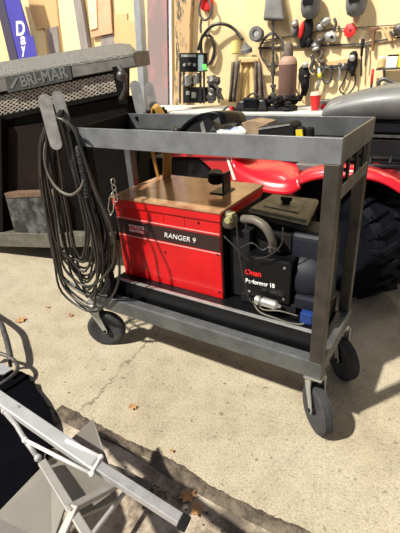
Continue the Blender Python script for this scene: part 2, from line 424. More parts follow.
# ================================================================== WELDING GENERATOR
gen = thing('welding_generator', 'red engine driven welding generator with black engine end, sitting in the cart', 'generator', (-.5, .3, Hb+.036))
gx0, gx1, gy0, gy1, gz0, gz1 = -.985, -.454, .128, .5, .385, .782
base = MB().box(-1.0, -.055, .065, .36, Hb+.037, .40)
base.build('base_skirt', M['black'], gen, bevel=.004)
MB().box(-.985, -.06, .066, .082, .398, .404).build('sunlit_ledge', M['bracket'], gen, bevel=.001)['label'] = 'ledge of the base with sunlight put into its pale colour'  # pale strip: sun on the base's top edge is put into the colour
case = MB().box(gx0, gx1, gy0, gy1, gz0+.012, gz1-.045).build('case', M['red'], gen, bevel=.006)
lidb = MB()
lidb.hexa([(gx0-.006, gy0-.006, gz1-.046), (gx1+.004, gy0-.006, gz1-.046), (gx1+.004, gy1+.006, gz1-.046), (gx0-.006, gy1+.006, gz1-.046)],
          [(gx0-.006, gy0-.006, gz1-.012), (gx1+.004, gy0-.006, gz1-.012), (gx1+.004, gy1+.006, gz1-.012), (gx0-.006, gy1+.006, gz1-.012)])
lidb.build('roof_band', M['red'], gen, bevel=.004)
MB().box(gx0-.008, gx1+.008, gy0-.010, gy1+.006, gz1-.012, gz1).build('roof', M['redtop'], gen, bevel=.003)['label'] = 'dusty tan metal top'
G = PY(gy0)
def gq(x0, y0, x1, y1, x2, y2, x3, y3, name, m, dep=.002): return MB().px([(x0, y0), (x1, y1), (x2, y2), (x3, y3)], G, -dep).build(name, M[m], gen)
def gz(z0, z1, x0=gx0+.004, x1=gx1-.004, d=.002): return MB().box(x0, x1, gy0-d, gy0, z0, z1)
gz(.612, .677).build('stripe', M['stripe'], gen)
gz(.684, .688).build('pinstripe', M['pin'], gen); gz(.602, .606).build('pinstripe', M['pin'], gen)
text('RANGER 9', (-.722, gy0, .632), (-.567, gy0, .632), .021, G, M['letter'], gen, shear=.15, bold=-.004, off=-.003)
gz(.646, .660, -.915, -.83, .0035).build('maker_badge', M['white'], gen)
gz(.626, .644, -.915, -.83, .0035).build('maker_badge', M['redl'], gen)
text('LINCOLN', (-.912, gy0, .648), (-.834, gy0, .648), .010, G, M['redl'], gen, bold=.02, off=-.005)
text('ELECTRIC', (-.912, gy0, .630), (-.834, gy0, .630), .010, G, M['letter'], gen, bold=.02, off=-.005)
# embossed knock out in the lid, rivets
kp = [Vector((-.70+.055*sx*(1 if abs(sx) < 1.5 else 1), gy0-.001, .735)) for sx in (0,)]
mb = MB(); cx_, cz_, hw, hh, rr = -.67, .716, .052, .026, .016
pts = []
for (ox, oz, a0) in ((hw-rr, hh-rr, 0), (-hw+rr, hh-rr, 90), (-hw+rr, -hh+rr, 180), (hw-rr, -hh+rr, 270)):
    for k in range(5): a = math.radians(a0+k*22.5); pts.append((cx_+ox+rr*math.cos(a), gy0-.001, cz_+oz+rr*math.sin(a)))
mb.tube(pts, .0014, 5, closed=True); mb.build('knockout_plate', M['red'], gen)
mb = MB()
for x, z in ((-.97, .72), (-.55, .72), (-.47, .60), (-.47, .43), (-.96, .55), (-.73, .56), (-.50, .745)):
    mb.lathe([(.004, 0), (.004, .003)], (x, gy0-.004, z), (0, 1, 0), 8)
mb.build('screw', M['blackm'], gen)
# dark end panel with cap, bracket on the roof
MB().box(gx1, gx1+.006, gy0+.004, gy1-.01, gz0+.012, gz1-.05).build('end_panel', M['black'], gen, bevel=.002)
cpt = at(226, 226, PX(gx1+.03))
mb = MB().lathe([(.018, 0), (.034, .005), (.036, .035), (.03, .045), (.012, .05)], (-.452, .185, .735), (.55, -.75, .1), 20)
mb.build('fuel_filter_bowl', M['leather'], gen, smooth=True)
mb = MB().box(-.435, -.41, .14, .175, .735, .77).lathe([(.010, 0), (.014, .02)], (-.42, .14, .75), (0, -1, 0), 10)
mb.build('brass_fitting', mat('dusty_brass', (.45, .42, .22), .5, .3), gen, bevel=.003)
rb = MB().box(-.60, -.53, .30, .40, gz1, gz1+.005).box(-.548, -.538, .315, .375, gz1+.005, gz1+.085)
rb.bar((-.548, .32, gz1+.08), (-.60, .32, gz1+.08), .008)
rb.build('roof_bracket', M['black'], gen, bevel=.002)
mb = MB().lathe([(.030, -.022), (.034, -.016), (.034, .010), (.028, .016), (.028, .022)], (-.59, .34, gz1+.062), (.15, -.2, 1), 22)
mb.build('bracket_socket', M['black'], gen, smooth=True)
# engine ------------------------------------------------------------
eng = MB().box(-.352, -.172, .13, .33, .445, .625).build('engine_cover', M['black'], gen, bevel=.008)
mb = MB().box(-.44, -.352, .17, .34, .41, .70); mb.blob((-.39, .24, .66), (.05, .07, .06), 10, seed=3, amp=.5)
mb.blob((-.26, .30, .68), (.10, .08, .06), 10, seed=5, amp=.5); mb.box(-.34, -.2, .2, .34, .62, .70)
mb.build('engine_block', M['blackm'], gen, bevel=.004)
MB().lathe([(.085, 0), (.10, .01), (.10, .05), (.09, .08), (.05, .09)], (-.172, .25, .535), (1, 0, 0), 28).build('flywheel_shroud', M['bluedk'], gen, smooth=True)
MB().box(-.16, -.075, .14, .34, .40, .49).build('battery_box', M['bluedk'], gen, bevel=.01)
MB().box(-.21, -.055, .20, .35, .405, .715).build('shroud_side', M['bluedk'], gen, bevel=.03, seg=4)
MB().box(-.38, -.12, .14, .34, .405, .447).build('engine_foot', M['blackm'], gen, bevel=.006)
# air cleaner
q = [at(248, 209, PZ(.76)), at(269.5, 196, PZ(.76)), at(318, 200.5, PZ(.76)), at(308, 222, PZ(.76))]
q[1].y = q[2].y = .45
def shr(pts, k, z):
    c = sum(pts, Vector())/len(pts); return [Vector((c.x+(p.x-c.x)*k, c.y+(p.y-c.y)*k, z)) for p in pts]
MB().hexa(shr(q, .96, .715), shr(q, .99, .745)).build('air_cleaner_pan', M['black'], gen, bevel=.012, seg=3)
al = MB().hexa(shr(q, 1.0, .745), shr(q, 1.0, .757)).hexa(shr(q, .96, .757), shr(q, .95, .764)).hexa(shr(q, .62, .764), shr(q, .58, .769))
al.build('air_cleaner_lid', M['aircl'], gen, bevel=.004)['label'] = 'dusty olive lid of the air cleaner'
c = sum(q, Vector())/4
MB().lathe([(.016, 0), (.016, .012), (.010, .014), (.010, .02)], (c.x, c.y, .769), seg=12).bar((c.x-.022, c.y, .787), (c.x+.022, c.y, .787), .012, .016).build('wing_nut', M['black'], gen, bevel=.002)
MB().lathe([(.05, 0), (.05, .05)], (c.x+.0, c.y, .67), seg=18).build('air_cleaner_neck', M['blackm'], gen, smooth=True)
mb = MB().spline([at(243, 219, PY(.16)), at(254, 220, PY(.14)), at(265, 227, PY(.13)), at(272, 240, PY(.14)), at(273, 252, PY(.18))], .0155, 12)
for k in range(0): pass
mb.build('breather_hose', M['hose'], gen, smooth='all')
mb = MB().spline([at(224, 236, PY(.12)), at(238, 250, PY(.11)), at(250, 262, PY(.12))], .003, 6)
mb.spline([at(283, 228, PY(.10)), at(281, 245, PY(.11)), at(268, 256, PY(.11)), at(255, 259, PY(.11))], .0028, 6)
mb.spline([at(240, 248, PY(.10)), at(252, 243, PY(.11)), at(262, 250, PY(.11)), at(270, 247, PY(.12)), at(280, 252, PY(.12))], .0025, 6)
mb.spline([at(236, 215, PY(.12)), at(238, 240, PY(.12)), at(242, 270, PY(.10)), at(250, 300, PY(.09)), at(262, 306, PY(.09))], .003, 6)
mb.build('wiring', M['cable'], gen, smooth='all')
mb = MB().spline([at(252, 301, PY(.10)), at(260, 312, PY(.08)), at(275, 318, PY(.08)), at(290, 323, PY(.09)), at(303, 324, PY(.10)), at(306, 318, PY(.11))], .0035, 6)
mb.spline([at(256, 297, PY(.11)), at(262, 309, PY(.09)), at(280, 311, PY(.09)), at(298, 316, PY(.10))], .003, 6)
mb.build('starter_lead', M['hose'], gen, smooth='all')
a, b = at(255, 299, PY(.10)), at(281, 307, PY(.10)); d = (b-a)
mb = MB().lathe([(.008, 0), (.017, .004), (.018, .02), (.012, .026), (.018, .032), (.018, d.length-.02), (.008, d.length-.01), (.006, d.length)], a, d, 18)
mb.build('solenoid', M['silver'], gen, smooth=True)
MB().box(-.12, -.075, .1, .13, .405, .45).build('blue_bracket', M['blue'], gen, bevel=.004)['label'] = 'small bright blue bracket'
E_ = PY(.13)
text('Onan', at(245.6, 274, E_), at(261.5, 277, E_), .024, E_, M['redl'], gen, bold=.03)
text('Performer 18', at(246, 282, E_), at(275, 288, E_), .018, E_, M['letter'], gen, bold=.03)
mb = MB()
for p in ((-.195, .60), (-.195, .47), (-.335, .47)): mb.lathe([(.005, 0), (.005, .003)], (p[0], .127, p[1]), (0, 1, 0), 8)
mb.build('cover_bolt', M['silver'], gen)

# ================================================================== CABLE COILS
rnd = random.Random(3)
top = Vector((-1.095, .025, 1.085))
mb = MB()
LPX = [(58, 119), (46, 128), (40, 152), (42, 188), (48, 225), (54, 260), (63, 292)]
RPX = [(112, 296), (119, 272), (114, 243), (103, 212), (92, 182), (82, 152), (73, 130)]
for k in range(19):
    sl_, sr_ = rnd.uniform(.15, 1), rnd.uniform(.15, 1); yb_ = 313 if k == 0 else rnd.uniform(250, 312)
    if k < 2: sl_ = sr_ = 1
    f_ = (yb_-119)/194; jy = rnd.uniform(-.04, .05); ctl = []
    for (x, y) in LPX+[(92, 313)]+RPX:
        yy_ = 119+(y-119)*f_; cxx = 58+(yy_-119)*.165; s__ = sl_ if x < cxx+2 else sr_
        xx_ = cxx+(x-(58+(y-119)*.165))*s__+rnd.uniform(-1.2, 1.2)
        ctl.append(at(xx_, yy_+rnd.uniform(-1, 1), PY(-.015+jy+rnd.uniform(-.008, .008))))
    mb.spline(ctl, .0056, 7, closed=True, n=5)
coil = mb.build('welding_cable_coil', M['cable'], smooth='all')
tag(coil, 'long coil of dark welding cable hanging from the two front flats of the cart', 'cable')
lp = MB().spline([at(53, 128, PY(-.03)), at(45, 148, PY(-.045)), at(47, 170, PY(-.05)), at(57, 188, PY(-.055)), at(70, 195, PY(-.055)), at(80, 189, PY(-.05)), at(84, 180, PY(-.04))], .0062, 8)
lp.build('cable_loop', M['hose'], coil, smooth='all')['label'] = 'paler short loop of cable in front'
sl = MB().tube(cr([at(66, 124, PY(.01)), at(74, 135, PY(0)), at(80, 155, PY(-.02)), at(86, 182, PY(-.03)), at(88, 196, PY(-.03))], 7), .016, 10)
for p in cr([at(66, 124, PY(.01)), at(74, 135, PY(0)), at(80, 155, PY(-.02)), at(86, 182, PY(-.03)), at(88, 196, PY(-.03))], 7)[::2]: sl.tube(circ(p, .0165, X, Y, 12), .002, 5, closed=True)
sl.build('cable_grip', M['cable_b'], coil, smooth='all')['label'] = 'thick black ribbed grip'
mb = MB()
for k in range(5):
    y0 = .45+.005*k; w = .022+.006*k
    cx = -.965
    P = [(cx, y0, 1.10+.003*k), (cx+w, y0, 1.05), (cx+w+.01, y0, .92), (cx+w*.6, y0, .78-.01*k), (cx-w*.6, y0, .78-.01*k), (cx-w-.01, y0, .92), (cx-w, y0, 1.05)]
    mb.spline(P, .0055, 7, closed=True, n=5)
tag(mb.build('ground_cable_coil', M['copper'], smooth='all'), 'small yellow brown cable coil hanging on the rear flats of the cart', 'cable')
# snap hook and chain at the left end of the cart
mb = MB(); c0 = at(113, 182, PY(.02))
for k in range(4): mb.tube(circ(c0-Z*.022*k, .010, X if k % 2 else Y, Z*1.4, 12), .0022, 5, closed=True)
ch = mb.build('snap_hook', M['silver'], smooth='all')
tag(ch, 'silver spring snap hook on a short chain beside the red generator case', 'hook')
hk = MB().tube([at(113, 192, PY(.02)), at(109.5, 198, PY(.02)), at(108, 208, PY(.02)), at(110.5, 216, PY(.02)), at(113.5, 210, PY(.02)), at(114.5, 198, PY(.02))], .003, 6, closed=True)
hk.build('hook_gate', M['silver'], ch, smooth='all')

# ================================================================== TRAY ITEMS
TZ = Hr+.006
tw_ = MB()
vis = thing('welding_visor', 'black curved welding visor lying at the left of the cart tray', 'visor', (-.67, .24, TZ))
arc = [(175, 135), (181, 127), (190, 119), (201, 113.5), (212, 112), (219, 115), (222, 125)]
ra = cr([at(x, y, PY(.17)) for x, y in arc], 4); mb = MB()
rows = [[mb.bm.verts.new(p+Vector((.03*u, .13*u, .004*math.sin(u*3.1)-.012*u))) for p in ra] for u in (0, .25, .5, .75, 1)]
for A, B in zip(rows, rows[1:]):
    for j in range(len(A)-1): mb.face([A[j], A[j+1], B[j+1], B[j]])
vo = mb.build('visor_shell', M['black'], vis, smooth='all'); so = vo.modifiers.new('s', 'SOLIDIFY'); so.thickness = .005
MB().px([(183, 135), (188, 126), (197, 120), (209, 118), (214, 124), (207, 134)], PY(.18), .004).build('face_shield', M['blackm'], vis)
MB().px([(200, 124), (203, 121), (206, 132), (202, 133)], PY(.175), .003).build('lens_glint', M['silver'], vis)  # silver strip shaped as the white glint on the visor window
MB().spline([at(178, 133, PY(.16)), at(172, 131, PY(.15)), at(175, 128, PY(.2)), at(182, 131, PY(.2))], .007, 6).blob(at(177, 131, PY(.17)), .014, 8).build('head_strap', M['cable_b'], vis, smooth='all')
def slab(fl, fr, br, bl, y0, y1, th):
    T = [at(*fl, PY(y0)), at(*fr, PY(y0)), at(*br, PY(y1)), at(*bl, PY(y1))]
    return MB().hexa([p-Z*th for p in T], T)
bk = slab((218, 133), (246, 130), (240, 124.5), (212, 121), .17, .29, .012).build('booklet', M['paper'], bevel=.002); tag(bk, 'white paper booklet with a blue patch lying beside the visor in the tray', 'booklet')
slab((228, 130.5), (240, 129), (235, 125), (224, 123.5), .195, .27, .001).build('printed_patch', mat('patch_blue', (.35, .45, .65), .6), bk)
def tobase(o, zz):
    return o
cbp = MB().px([(236, 124), (252, 120.5), (268, 123), (268, 140), (236, 142)], PY(.27), .08).rest(TZ+.001).build('cardboard_piece', mat('cardboard', (.34, .24, .15), .8, 0, .25, 20), bevel=.002); tag(cbp, 'brown cardboard piece standing behind the black box in the tray', 'cardboard')
bxo = MB().px([(258, 127.5), (290, 123), (294, 126), (294, 142), (258, 142)], PY(.11), .07).rest(TZ+.001).build('parts_box', M['blackm'], bevel=.003); tag(bxo, 'scuffed black box in the middle of the cart tray', 'box')
MB().px([(258.5, 128), (290, 123.6), (290, 125.4), (258.5, 130)], PY(.108), .002).build('worn_edge', M['tooll'], bxo)
tp = thing('tape_measure', 'black and yellow tape measure at the right of the parts box in the tray', 'tape measure', (-.2, .1, TZ))
MB().px([(294.5, 127), (304, 126.5), (305, 142), (294.5, 142)], PY(.09), .035).rest(TZ+.001).build('body', M['blackm'], tp, bevel=.014, seg=4)
MB().px([(295.5, 130), (302, 129.5), (303, 137), (296, 137)], PY(.083), .006).build('badge', M['yellow'], tp)
MB().px([(305, 127.5), (312, 128), (312, 142), (305, 142)], PY(.095), .03).rest(TZ+.001).build('hook_end', M['blackm'], tp, bevel=.006)

# ================================================================== TRAILER (front left background)
tr = thing('dump_trailer', 'black and grey dump trailer with mesh screen parked behind the cart', 'trailer', (-2.0, .8, .0))
n = PT[1]
def tp_(pts, name, m, dep=.03, off=0, par=None, bevel=0): return MB().px(pts, PT, dep, off).build(name, M[m], par or tr, bevel=bevel)
tp_([(-60, 84), (0, 76), (60, 65.5), (132, 54), (136, 66), (60, 80), (0, 92), (-60, 102)], 'header_beam', 'trail', .16, 0, bevel=.003)
# tread plate cover sloping back
a = [at(x, y, PT, -.002) for x, y in ((-60, 84), (0, 76), (60, 65.5), (133, 53.5))]
b = [at(x, y, PT, .17) for x, y in ((-50, 70), (3, 61.5), (62, 52), (119, 43))]
mb = MB()
for i in range(3):
    mb.hexa([a[i], a[i+1], b[i+1], b[i]], [q_-Z*.012 for q_ in (a[i], a[i+1], b[i+1], b[i])])
mb.build('tread_plate_cover', M['tread'], tr)
e = [at(133, 53.5, PT), at(138, 51, PT, .04), at(139.5, 64, PT, .04), at(136, 66.5, PT)]
MB().prism([at(119, 43, PT, .17), at(133, 53.5, PT), at(138, 52, PT, .05), at(130, 44, PT, .17)], (0, 0, -1), .012).build('end_cap', M['tread'], tr)
MB().prism(e, n, .12).build('end_cap', M['trail'], tr)
tp_([(5, 77), (70, 65.5), (72, 79.5), (8, 93)], 'name_plate', 'plate', .004, -.006)
text('BRI-MAR', at(23.5, 87, PT), at(70, 77.2, PT), .062, PT, M['platel'], tr, bold=.02, off=-.008)
MB().px([(9.5, 88), (16, 77), (18, 78), (13, 88.5)], PT, .003, -.009).build('maker_slash', M['platel'], tr)
# expanded metal screen
mb = MB(); A = at(0, 93, PT, .03); xd = _td
def sc(u, v): return at(u, v, PT, .035)
def top_(x): return 92-(x)*.193
def bot_(x): return 117-(x)*.20
step = 4.6
for sgn in (1, -1):
    k = -14
    while k < 48:
        x0 = k*step*1.25
        pts = []
        for s in range(14):
            v = s/13; x = x0+sgn*v*38
            y = top_(x)+(bot_(x)-top_(x))*v
            if -12 < x < 119: pts.append(sc(x, y))
        if len(pts) > 1: mb.tube(pts, .0052, 4)
        k += 1
mb.build('mesh_screen', M['mesh'], tr)
tp_([(-12, 92), (0, 92), (118, 69), (118, 72), (0, 95.5), (-12, 96)], 'screen_frame', 'tblack', .03, .02)
tp_([(112, 67), (119, 66), (128, 104), (119, 104)], 'screen_frame', 'tblack', .04, .0)
tp_([(-30, 122), (0, 115.5), (118, 91), (120, 95), (0, 121), (-30, 128)], 'screen_frame', 'tblack', .04, .0)
tp_([(-60, 130), (0, 121), (138, 94), (138, 150), (125, 240), (-60, 240)], 'front_wall', 'tblack', .03, .04)
tp_([(-60, 80), (-60, 140), (0, 130), (128, 104), (128, 60)], 'cab_panel', 'tbrown', .02, .30)
tp_([(5, 128), (48, 122), (52, 196), (3, 196)], 'rust_panel', 'tbrown', .01, .028)
tp_([(-9, 120), (1, 119), (3, 238), (-9, 238)], 'corner_post', 'tblack', .06, -.03)
tp_([(5, 196), (54, 194), (60, 234), (15, 234)], 'tool_step', 'galv', .10, -.04, bevel=.003)
tp_([(4, 193.5), (54, 192), (55, 196), (6, 198)], 'rust_lip', 'rust', .10, -.045)
tp_([(-60, 234), (15, 233), (110, 236), (110, 246), (55, 248), (-60, 245)], 'bumper_bar', 'barm', .08, -.05, bevel=.004)
# body running back from the front wall
a = at(-60, 130, PT, .09); b = at(92, 110, PT, .09)
MB().hexa([Vector((p.x, p.y, .22))+n*q_ for p, q_ in ((a, 0), (b, 0), (b, 1.0), (a, 1.0))], [Vector((p.x, p.y, .93))+n*q_ for p, q_ in ((a, 0), (b, 0), (b, 1.0), (a, 1.0))]).build('trailer_body', M['tblack'], tr)
for s_ in (.35, .75):
    c = a.lerp(b, .45)+n*.4; c.z = .22; c = c+_td*(s_-.5)
    w = MB().lathe([(.12, -.09), (.2, -.1), (.22, -.06), (.22, .06), (.2, .1), (.12, .09)], c, n, 24); w.build('trailer_wheel', M['rubber_d'], tr, smooth=True)
mb = MB()
mb.tube([at(119, 66, PT, -.03), at(124, 76, PT, -.05), at(126, 88, PT, -.05), at(121, 99, PT, -.04)], .012, 8)
mb.blob(at(122, 76, PT, -.05), .03, 8); mb.build('latch', M['toolg'], tr, smooth='all')

# ================================================================== RED ATV
atv = thing('quad_bike', 'red quad bike with black seat parked behind the generator', 'quad bike', (-.5, 1.3, 0))
def ap(pts, name, m, y, dep, bevel=.012, lab=None):
    o = MB().px(pts, PY(y), dep).build(name, M[m], atv, bevel=bevel, seg=3)
    if lab: o['label'] = lab
    return o
def sheet(edges, name, m, th=.012):
    """smooth body panel lofted through cross rows of world points"""
    mb = MB(); rows = []
    crs = [cr(e, 5) for e in edges]
    nP = len(crs[0]); cols = [cr([c_[i] for c_ in crs], 5) for i in range(nP)]
    V = [[mb.bm.verts.new(p) for p in c_] for c_ in cols]
    for A, B in zip(V, V[1:]):
        for j in range(len(A)-1): mb.face([A[j], B[j], B[j+1], A[j+1]])
    o = mb.build(name, M[m], atv, smooth='all'); s = o.modifiers.new('s', 'SOLIDIFY'); s.thickness = th; return o
# right fender arch over the tyre
F1 = PY(1.0)
e1 = [at(x, y, PY(.98)) for x, y in ((290, 203), (296, 187), (312, 180), (335, 177), (362, 178), (385, 184), (408, 198))]
e2 = [at(x, y, PY(1.03)) for x, y in ((287, 190), (296, 177), (312, 169), (338, 166), (362, 167), (388, 174), (412, 188))]
e3 = [at(x, y, PY(1.25)) for x, y in ((293, 178), (303, 169), (318, 164), (340, 162), (365, 164), (388, 170), (412, 180))]
e4 = [p+Vector((0, .15, -.02)) for p in e3]
sheet([e1, e2, e3, e4], 'fender', 'atvred')
# middle body panel behind the generator
e1 = [at(x, y, PY(.95)) for x, y in ((236, 181), (252, 188), (270, 193), (288, 194), (300, 188))]
e2 = [at(x, y, PY(1.0)) for x, y in ((232, 160), (250, 171), (268, 178), (286, 180), (298, 175))]
e3 = [at(x, y, PY(1.15)) for x, y in ((244, 158), (258, 161), (276, 163), (292, 166), (302, 168))]
e4 = [p+Vector((0, .2, .0)) for p in e3]
sheet([e1, e2, e3, e4], 'fender', 'atvred')
ap([(196, 157), (236, 156), (240, 178), (246, 186), (226, 186), (208, 168)], 'side_panel', 'atvred', 1.02, .2, .02)
ap([(165, 151), (240, 154), (243, 159), (206, 158), (165, 157)], 'rear_cowl', 'atvred', 1.0, .25, .01)
ap([(148, 157), (202, 158), (212, 178), (180, 184), (148, 180)], 'seat', 'atvblk', 1.04, .25, .02)
ap([(226, 158), (228.5, 158), (236, 180), (233, 180)], 'decal', 'white', 1.014, .003, 0, 'white striped decal')
ap([(230, 158), (231.5, 158), (239, 180), (238, 180)], 'decal', 'white', 1.014, .003, 0)
ap([(295, 164), (322, 166), (318, 172), (300, 171)], 'cowl_trim', 'hood', 1.1, .1, .006)
ap([(262, 158), (322, 159), (322, 165), (300, 164), (268, 163)], 'seat_rear', 'atvblk', 1.2, .2, .01)
MB().box(-1.18, .25, 1.42, 1.60, .25, .64).box(-.75, -.5, 1.1, 1.5, .3, .6).box(-.2, .25, 1.3, 1.5, .5, .68).build('chassis', M['atvblk'], atv, bevel=.04, seg=3)
mb = MB()
mb.tube([at(340, 160, PY(1.2)), at(372, 166, PY(1.2)), at(402, 168, PY(1.2))], .012, 8)
mb.tube([at(340, 153, PY(1.4)), at(370, 158, PY(1.4)), at(404, 160, PY(1.4))], .012, 8)
for x in (350, 370, 390): mb.tube([at(x, 163, PY(1.2)), at(x+1, 157, PY(1.4))], .008, 6)
mb.build('cargo_rack', M['atvblk'], atv, smooth='all')
def atv_wheel(cx, cy, r=.30, w=.12, ax=(0, 1, 0)):
    Y = Vector(ax).normalized(); X = Y.cross(Vector((0, 0, 1))); c = Vector((cx, cy, r)); mb = MB()
    mb.lathe([(.14, -w*.8), (.2, -w*1.0), (r*.9, -w), (r*.97, -w*.7), (r*.97, w*.7), (r*.9, w), (.2, w), (.14, w*.8)], c, Y, 40)
    for k in range(20):
        a_ = 2*math.pi*k/20
        for s in (-1, 1):
            aa = a_+(s*.08)
            d = X*math.cos(aa)+Z*math.sin(aa); d2 = X*math.cos(aa+.12)+Z*math.sin(aa+.12)
            mb.bar(c+d*r*.985+Y*w*.95*s, c+d2*r*.985+Y*w*.1*s, .03, .03, up=d)
            mb.bar(c+d*r*.72+Y*w*1.0*s, c+d*r*.97+Y*w*.97*s, .028, .016, up=Y)
    t = mb.build('tire', M['rubber_d'], atv, bevel=.004, seg=1)
    MB().lathe([(.03, -w*.6), (.05, -w*.55), (.13, -w*.4), (.145, -w*.78), (.145, w*.78), (.13, w*.4), (.03, w*.4)], c, Y, 28).build('wheel_hub', M['atvblk'], t, smooth=True)
atv_wheel(-.14, 1.17, ax=(.62, .78, 0)); atv_wheel(-.95, 1.17); atv_wheel(-.02, 1.62); atv_wheel(-.95, 1.62)

# ================================================================== GREY HOODED VEHICLE
uv = thing('utility_vehicle', 'dark vehicle with grey hood standing right behind the quad bike', 'vehicle', (.2, 2.0, 0))
sec = [((322, 112), (326, 103), (345, 95), (372, 89), (402, 85), (450, 83)), ]
pf = [at(x, y, PY(1.78)) for x, y in ((322, 116), (325, 107), (345, 100), (372, 93), (402, 89), (450, 86), (520, 86))]
pm = [at(x, y, PY(1.98)) for x, y in ((327, 104), (333, 98), (350, 93), (374, 87), (402, 83.5), (450, 81), (520, 81))]
pb = [p+Vector((0, .3, -.01)) for p in pm]
low = [Vector((p.x, 1.75, .885)) for p in pf]
mb = MB(); V = [[mb.bm.verts.new(p) for p in cr(r_, 6)] for r_ in (low, pf, pm, pb)]
for A, B in zip(V, V[1:]):
    for j in range(len(A)-1): mb.face([A[j], A[j+1], B[j+1], B[j]])
o = mb.build('hood', M['hood'], uv, smooth='all'); s = o.modifiers.new('s', 'SOLIDIFY'); s.thickness = .015
MB().box(-.62, .9, 1.80, 2.28, .28, .885).build('body', M['atvblk'], uv, bevel=.03, seg=3)
MB().box(-.60, .9, 1.77, 1.80, .80, .872).build('grille_bar', M['atvblk'], uv, bevel=.01)
MB().box(-.55, .9, 1.765, 1.80, .60, .77).build('front_panel', M['blackm'], uv, bevel=.015)
MB().box(-.55, .9, 1.755, 1.77, .775, .79).build('trim_strip', M['toolg'], uv)
for xx in (-.35, .6):
    MB().lathe([(.1, -.09), (.22, -.1), (.26, -.05), (.26, .05), (.22, .1), (.1, .09)], (xx, 2.0, .26), Y, 26).build('vehicle_wheel', M['rubber_d'], uv, smooth=True)

# ================================================================== BENCH + WALL FITTINGS
bn = thing('workbench', 'long pale topped workbench along the plywood wall', 'workbench', (-1.2, 2.7, 0))
MB().box(-3.7, 2.2, 2.36, WY-.075, .795, .835).build('worktop', M['bench'], bn, bevel=.004)
for x in (-3.6, -2.2, -.8, .6, 2.1): MB().box(x-.04, x+.04, 2.4, 2.48, 0, .795).build('leg', M['benchf'], bn)
MB().box(-3.7, 2.2, 2.44, 2.48, .70, .795).build('apron', M['benchf'], bn)
W = PY(WY)
def wp(pts, name, m, dep=.02, off=-.02, lab=None, cat=None, group=None, parent=None, bevel=0.):
    """outline fixed to the wall: sticks out |off| from it and is dep thick"""
    o = MB().px(pts, W, dep, off).build(name, M[m] if isinstance(m, str) else m, parent, bevel=bevel)
    if lab and parent is None: tag(o, lab, cat, group)
    return o
# boards and studs -------------------------------------------------
wp([(-8, -30), (18, -30), (60, 70), (30, 110), (-8, 110)], 'plywood_board', 'ply2', .018, -.019, 'pale board on the wall behind the blue sign', 'board')
wp([(22, -30), (53, -30), (62, 60), (48, 60), (44.5, 28), (36, 30), (30, 10)], 'plywood_board', 'board', .018, -.0385, 'tan board right of the blue sign', 'board')
wp([(46, 29), (56.5, 26), (60, 54), (49.5, 56)], 'wooden_block', 'stud', .02, -.0595, 'small grey brown board at the foot of the tan board', 'board')
wp([(54, -30), (74, -30), (86, 60), (60, 62)], 'plywood_board', 'ply2', .015, -.02, 'pale yellow board left of the leaning grey stud', 'board')
wp([(68, -30), (76, -30), (90, 60), (82.5, 60)], 'timber_stud', 'stud', .05, -.07, 'leaning grey timber stud above the trailer', 'stud')
wp([(84, -30), (108, -30), (112, 33), (91, 37.5)], 'pinkish_board', 'pinkb', .018, -.0385, 'pinkish brown panel hung between the stud and the grey pole', 'panel')
wp([(85, -30), (95, -30), (97, 28), (90, 30)], 'plywood_strip', 'ply2', .012, -.0515, 'narrow pale strip on the pinkish panel', 'board')
wp([(101, 37), (113, 34), (115, 46), (101, 50)], 'wooden_block', 'stud', .012, -.014, 'small brown patch of board under the pinkish panel', 'board')
wp([(114, 14), (127, 13), (127, 20), (139, 22), (139, 60), (114, 60)], 'plywood_board', 'board', .012, -.014, 'tan board left of the grey pole', 'board')
p0, p1 = at(140, 118, PY(2.2)), at(141, -40, PY(2.2))
tag(MB().bar((p0.x, 2.2, 0), (p1.x, 2.2, 2.6), .07, .07).build('steel_pole', M['polem'], bevel=.004), 'slim grey steel post beside the stained plank', 'post')
wp([(147, -30), (166, -30), (168, 110), (148, 110)], 'stained_plank', 'pinkp', .04, -.05, 'grey plank with a pink stain right of the grey post', 'plank')
wp([(168, -30), (170.5, -30), (172, 110), (169.5, 110)], 'white_strip', 'white', .02, -.03, 'thin white strip right of the stained plank', 'strip')
wp([(174, -30), (193, -30), (190, 20), (189, 70), (186, 108), (173, 108), (176, 60)], 'weathered_post', 'bark', .06, -.07, 'rough peeling timber post behind the stacked machines', 'post')
# blue sign
sg = thing('blue_sign', 'leaning blue banner sign with white letters at the left edge', 'sign', at(28, 70, PY(2.7)))
SP = PY(2.7)
MB().px([(-4, -30), (10, -30), (40, 70), (20, 70)], SP, .02).build('sign_board', M['signb'], sg)
mb = MB().px([(6, 0), (20, 0), (27.5, 36), (33, 36), (40, 70), (21, 70)], SP, .004, -.005); mb.build('sign_face', M['signb'], sg)
MB().px([(-12, -30), (-4, -30), (20.5, 70), (12, 70)], SP, .03, -.008).build('sign_edge', M['signk'], sg)
def letter(s, x0, x1, yb, hpx):
    a_, b_ = at(x0, yb, SP), at(x1, yb-.6, SP); h = (at(x0, yb-hpx, SP)-a_).length
    text(s, a_, b_, h, SP, M['letter'], sg, bold=.03, off=-.007, shear=.25)
letter('D', 17, 27, 36, 14); letter('a', 21.5, 27, 45, 8); letter('y', 22.5, 28, 57, 10)

def P(x, y, d=.05): return at(x, y, W, -d)
def wm(px): return px*.0108
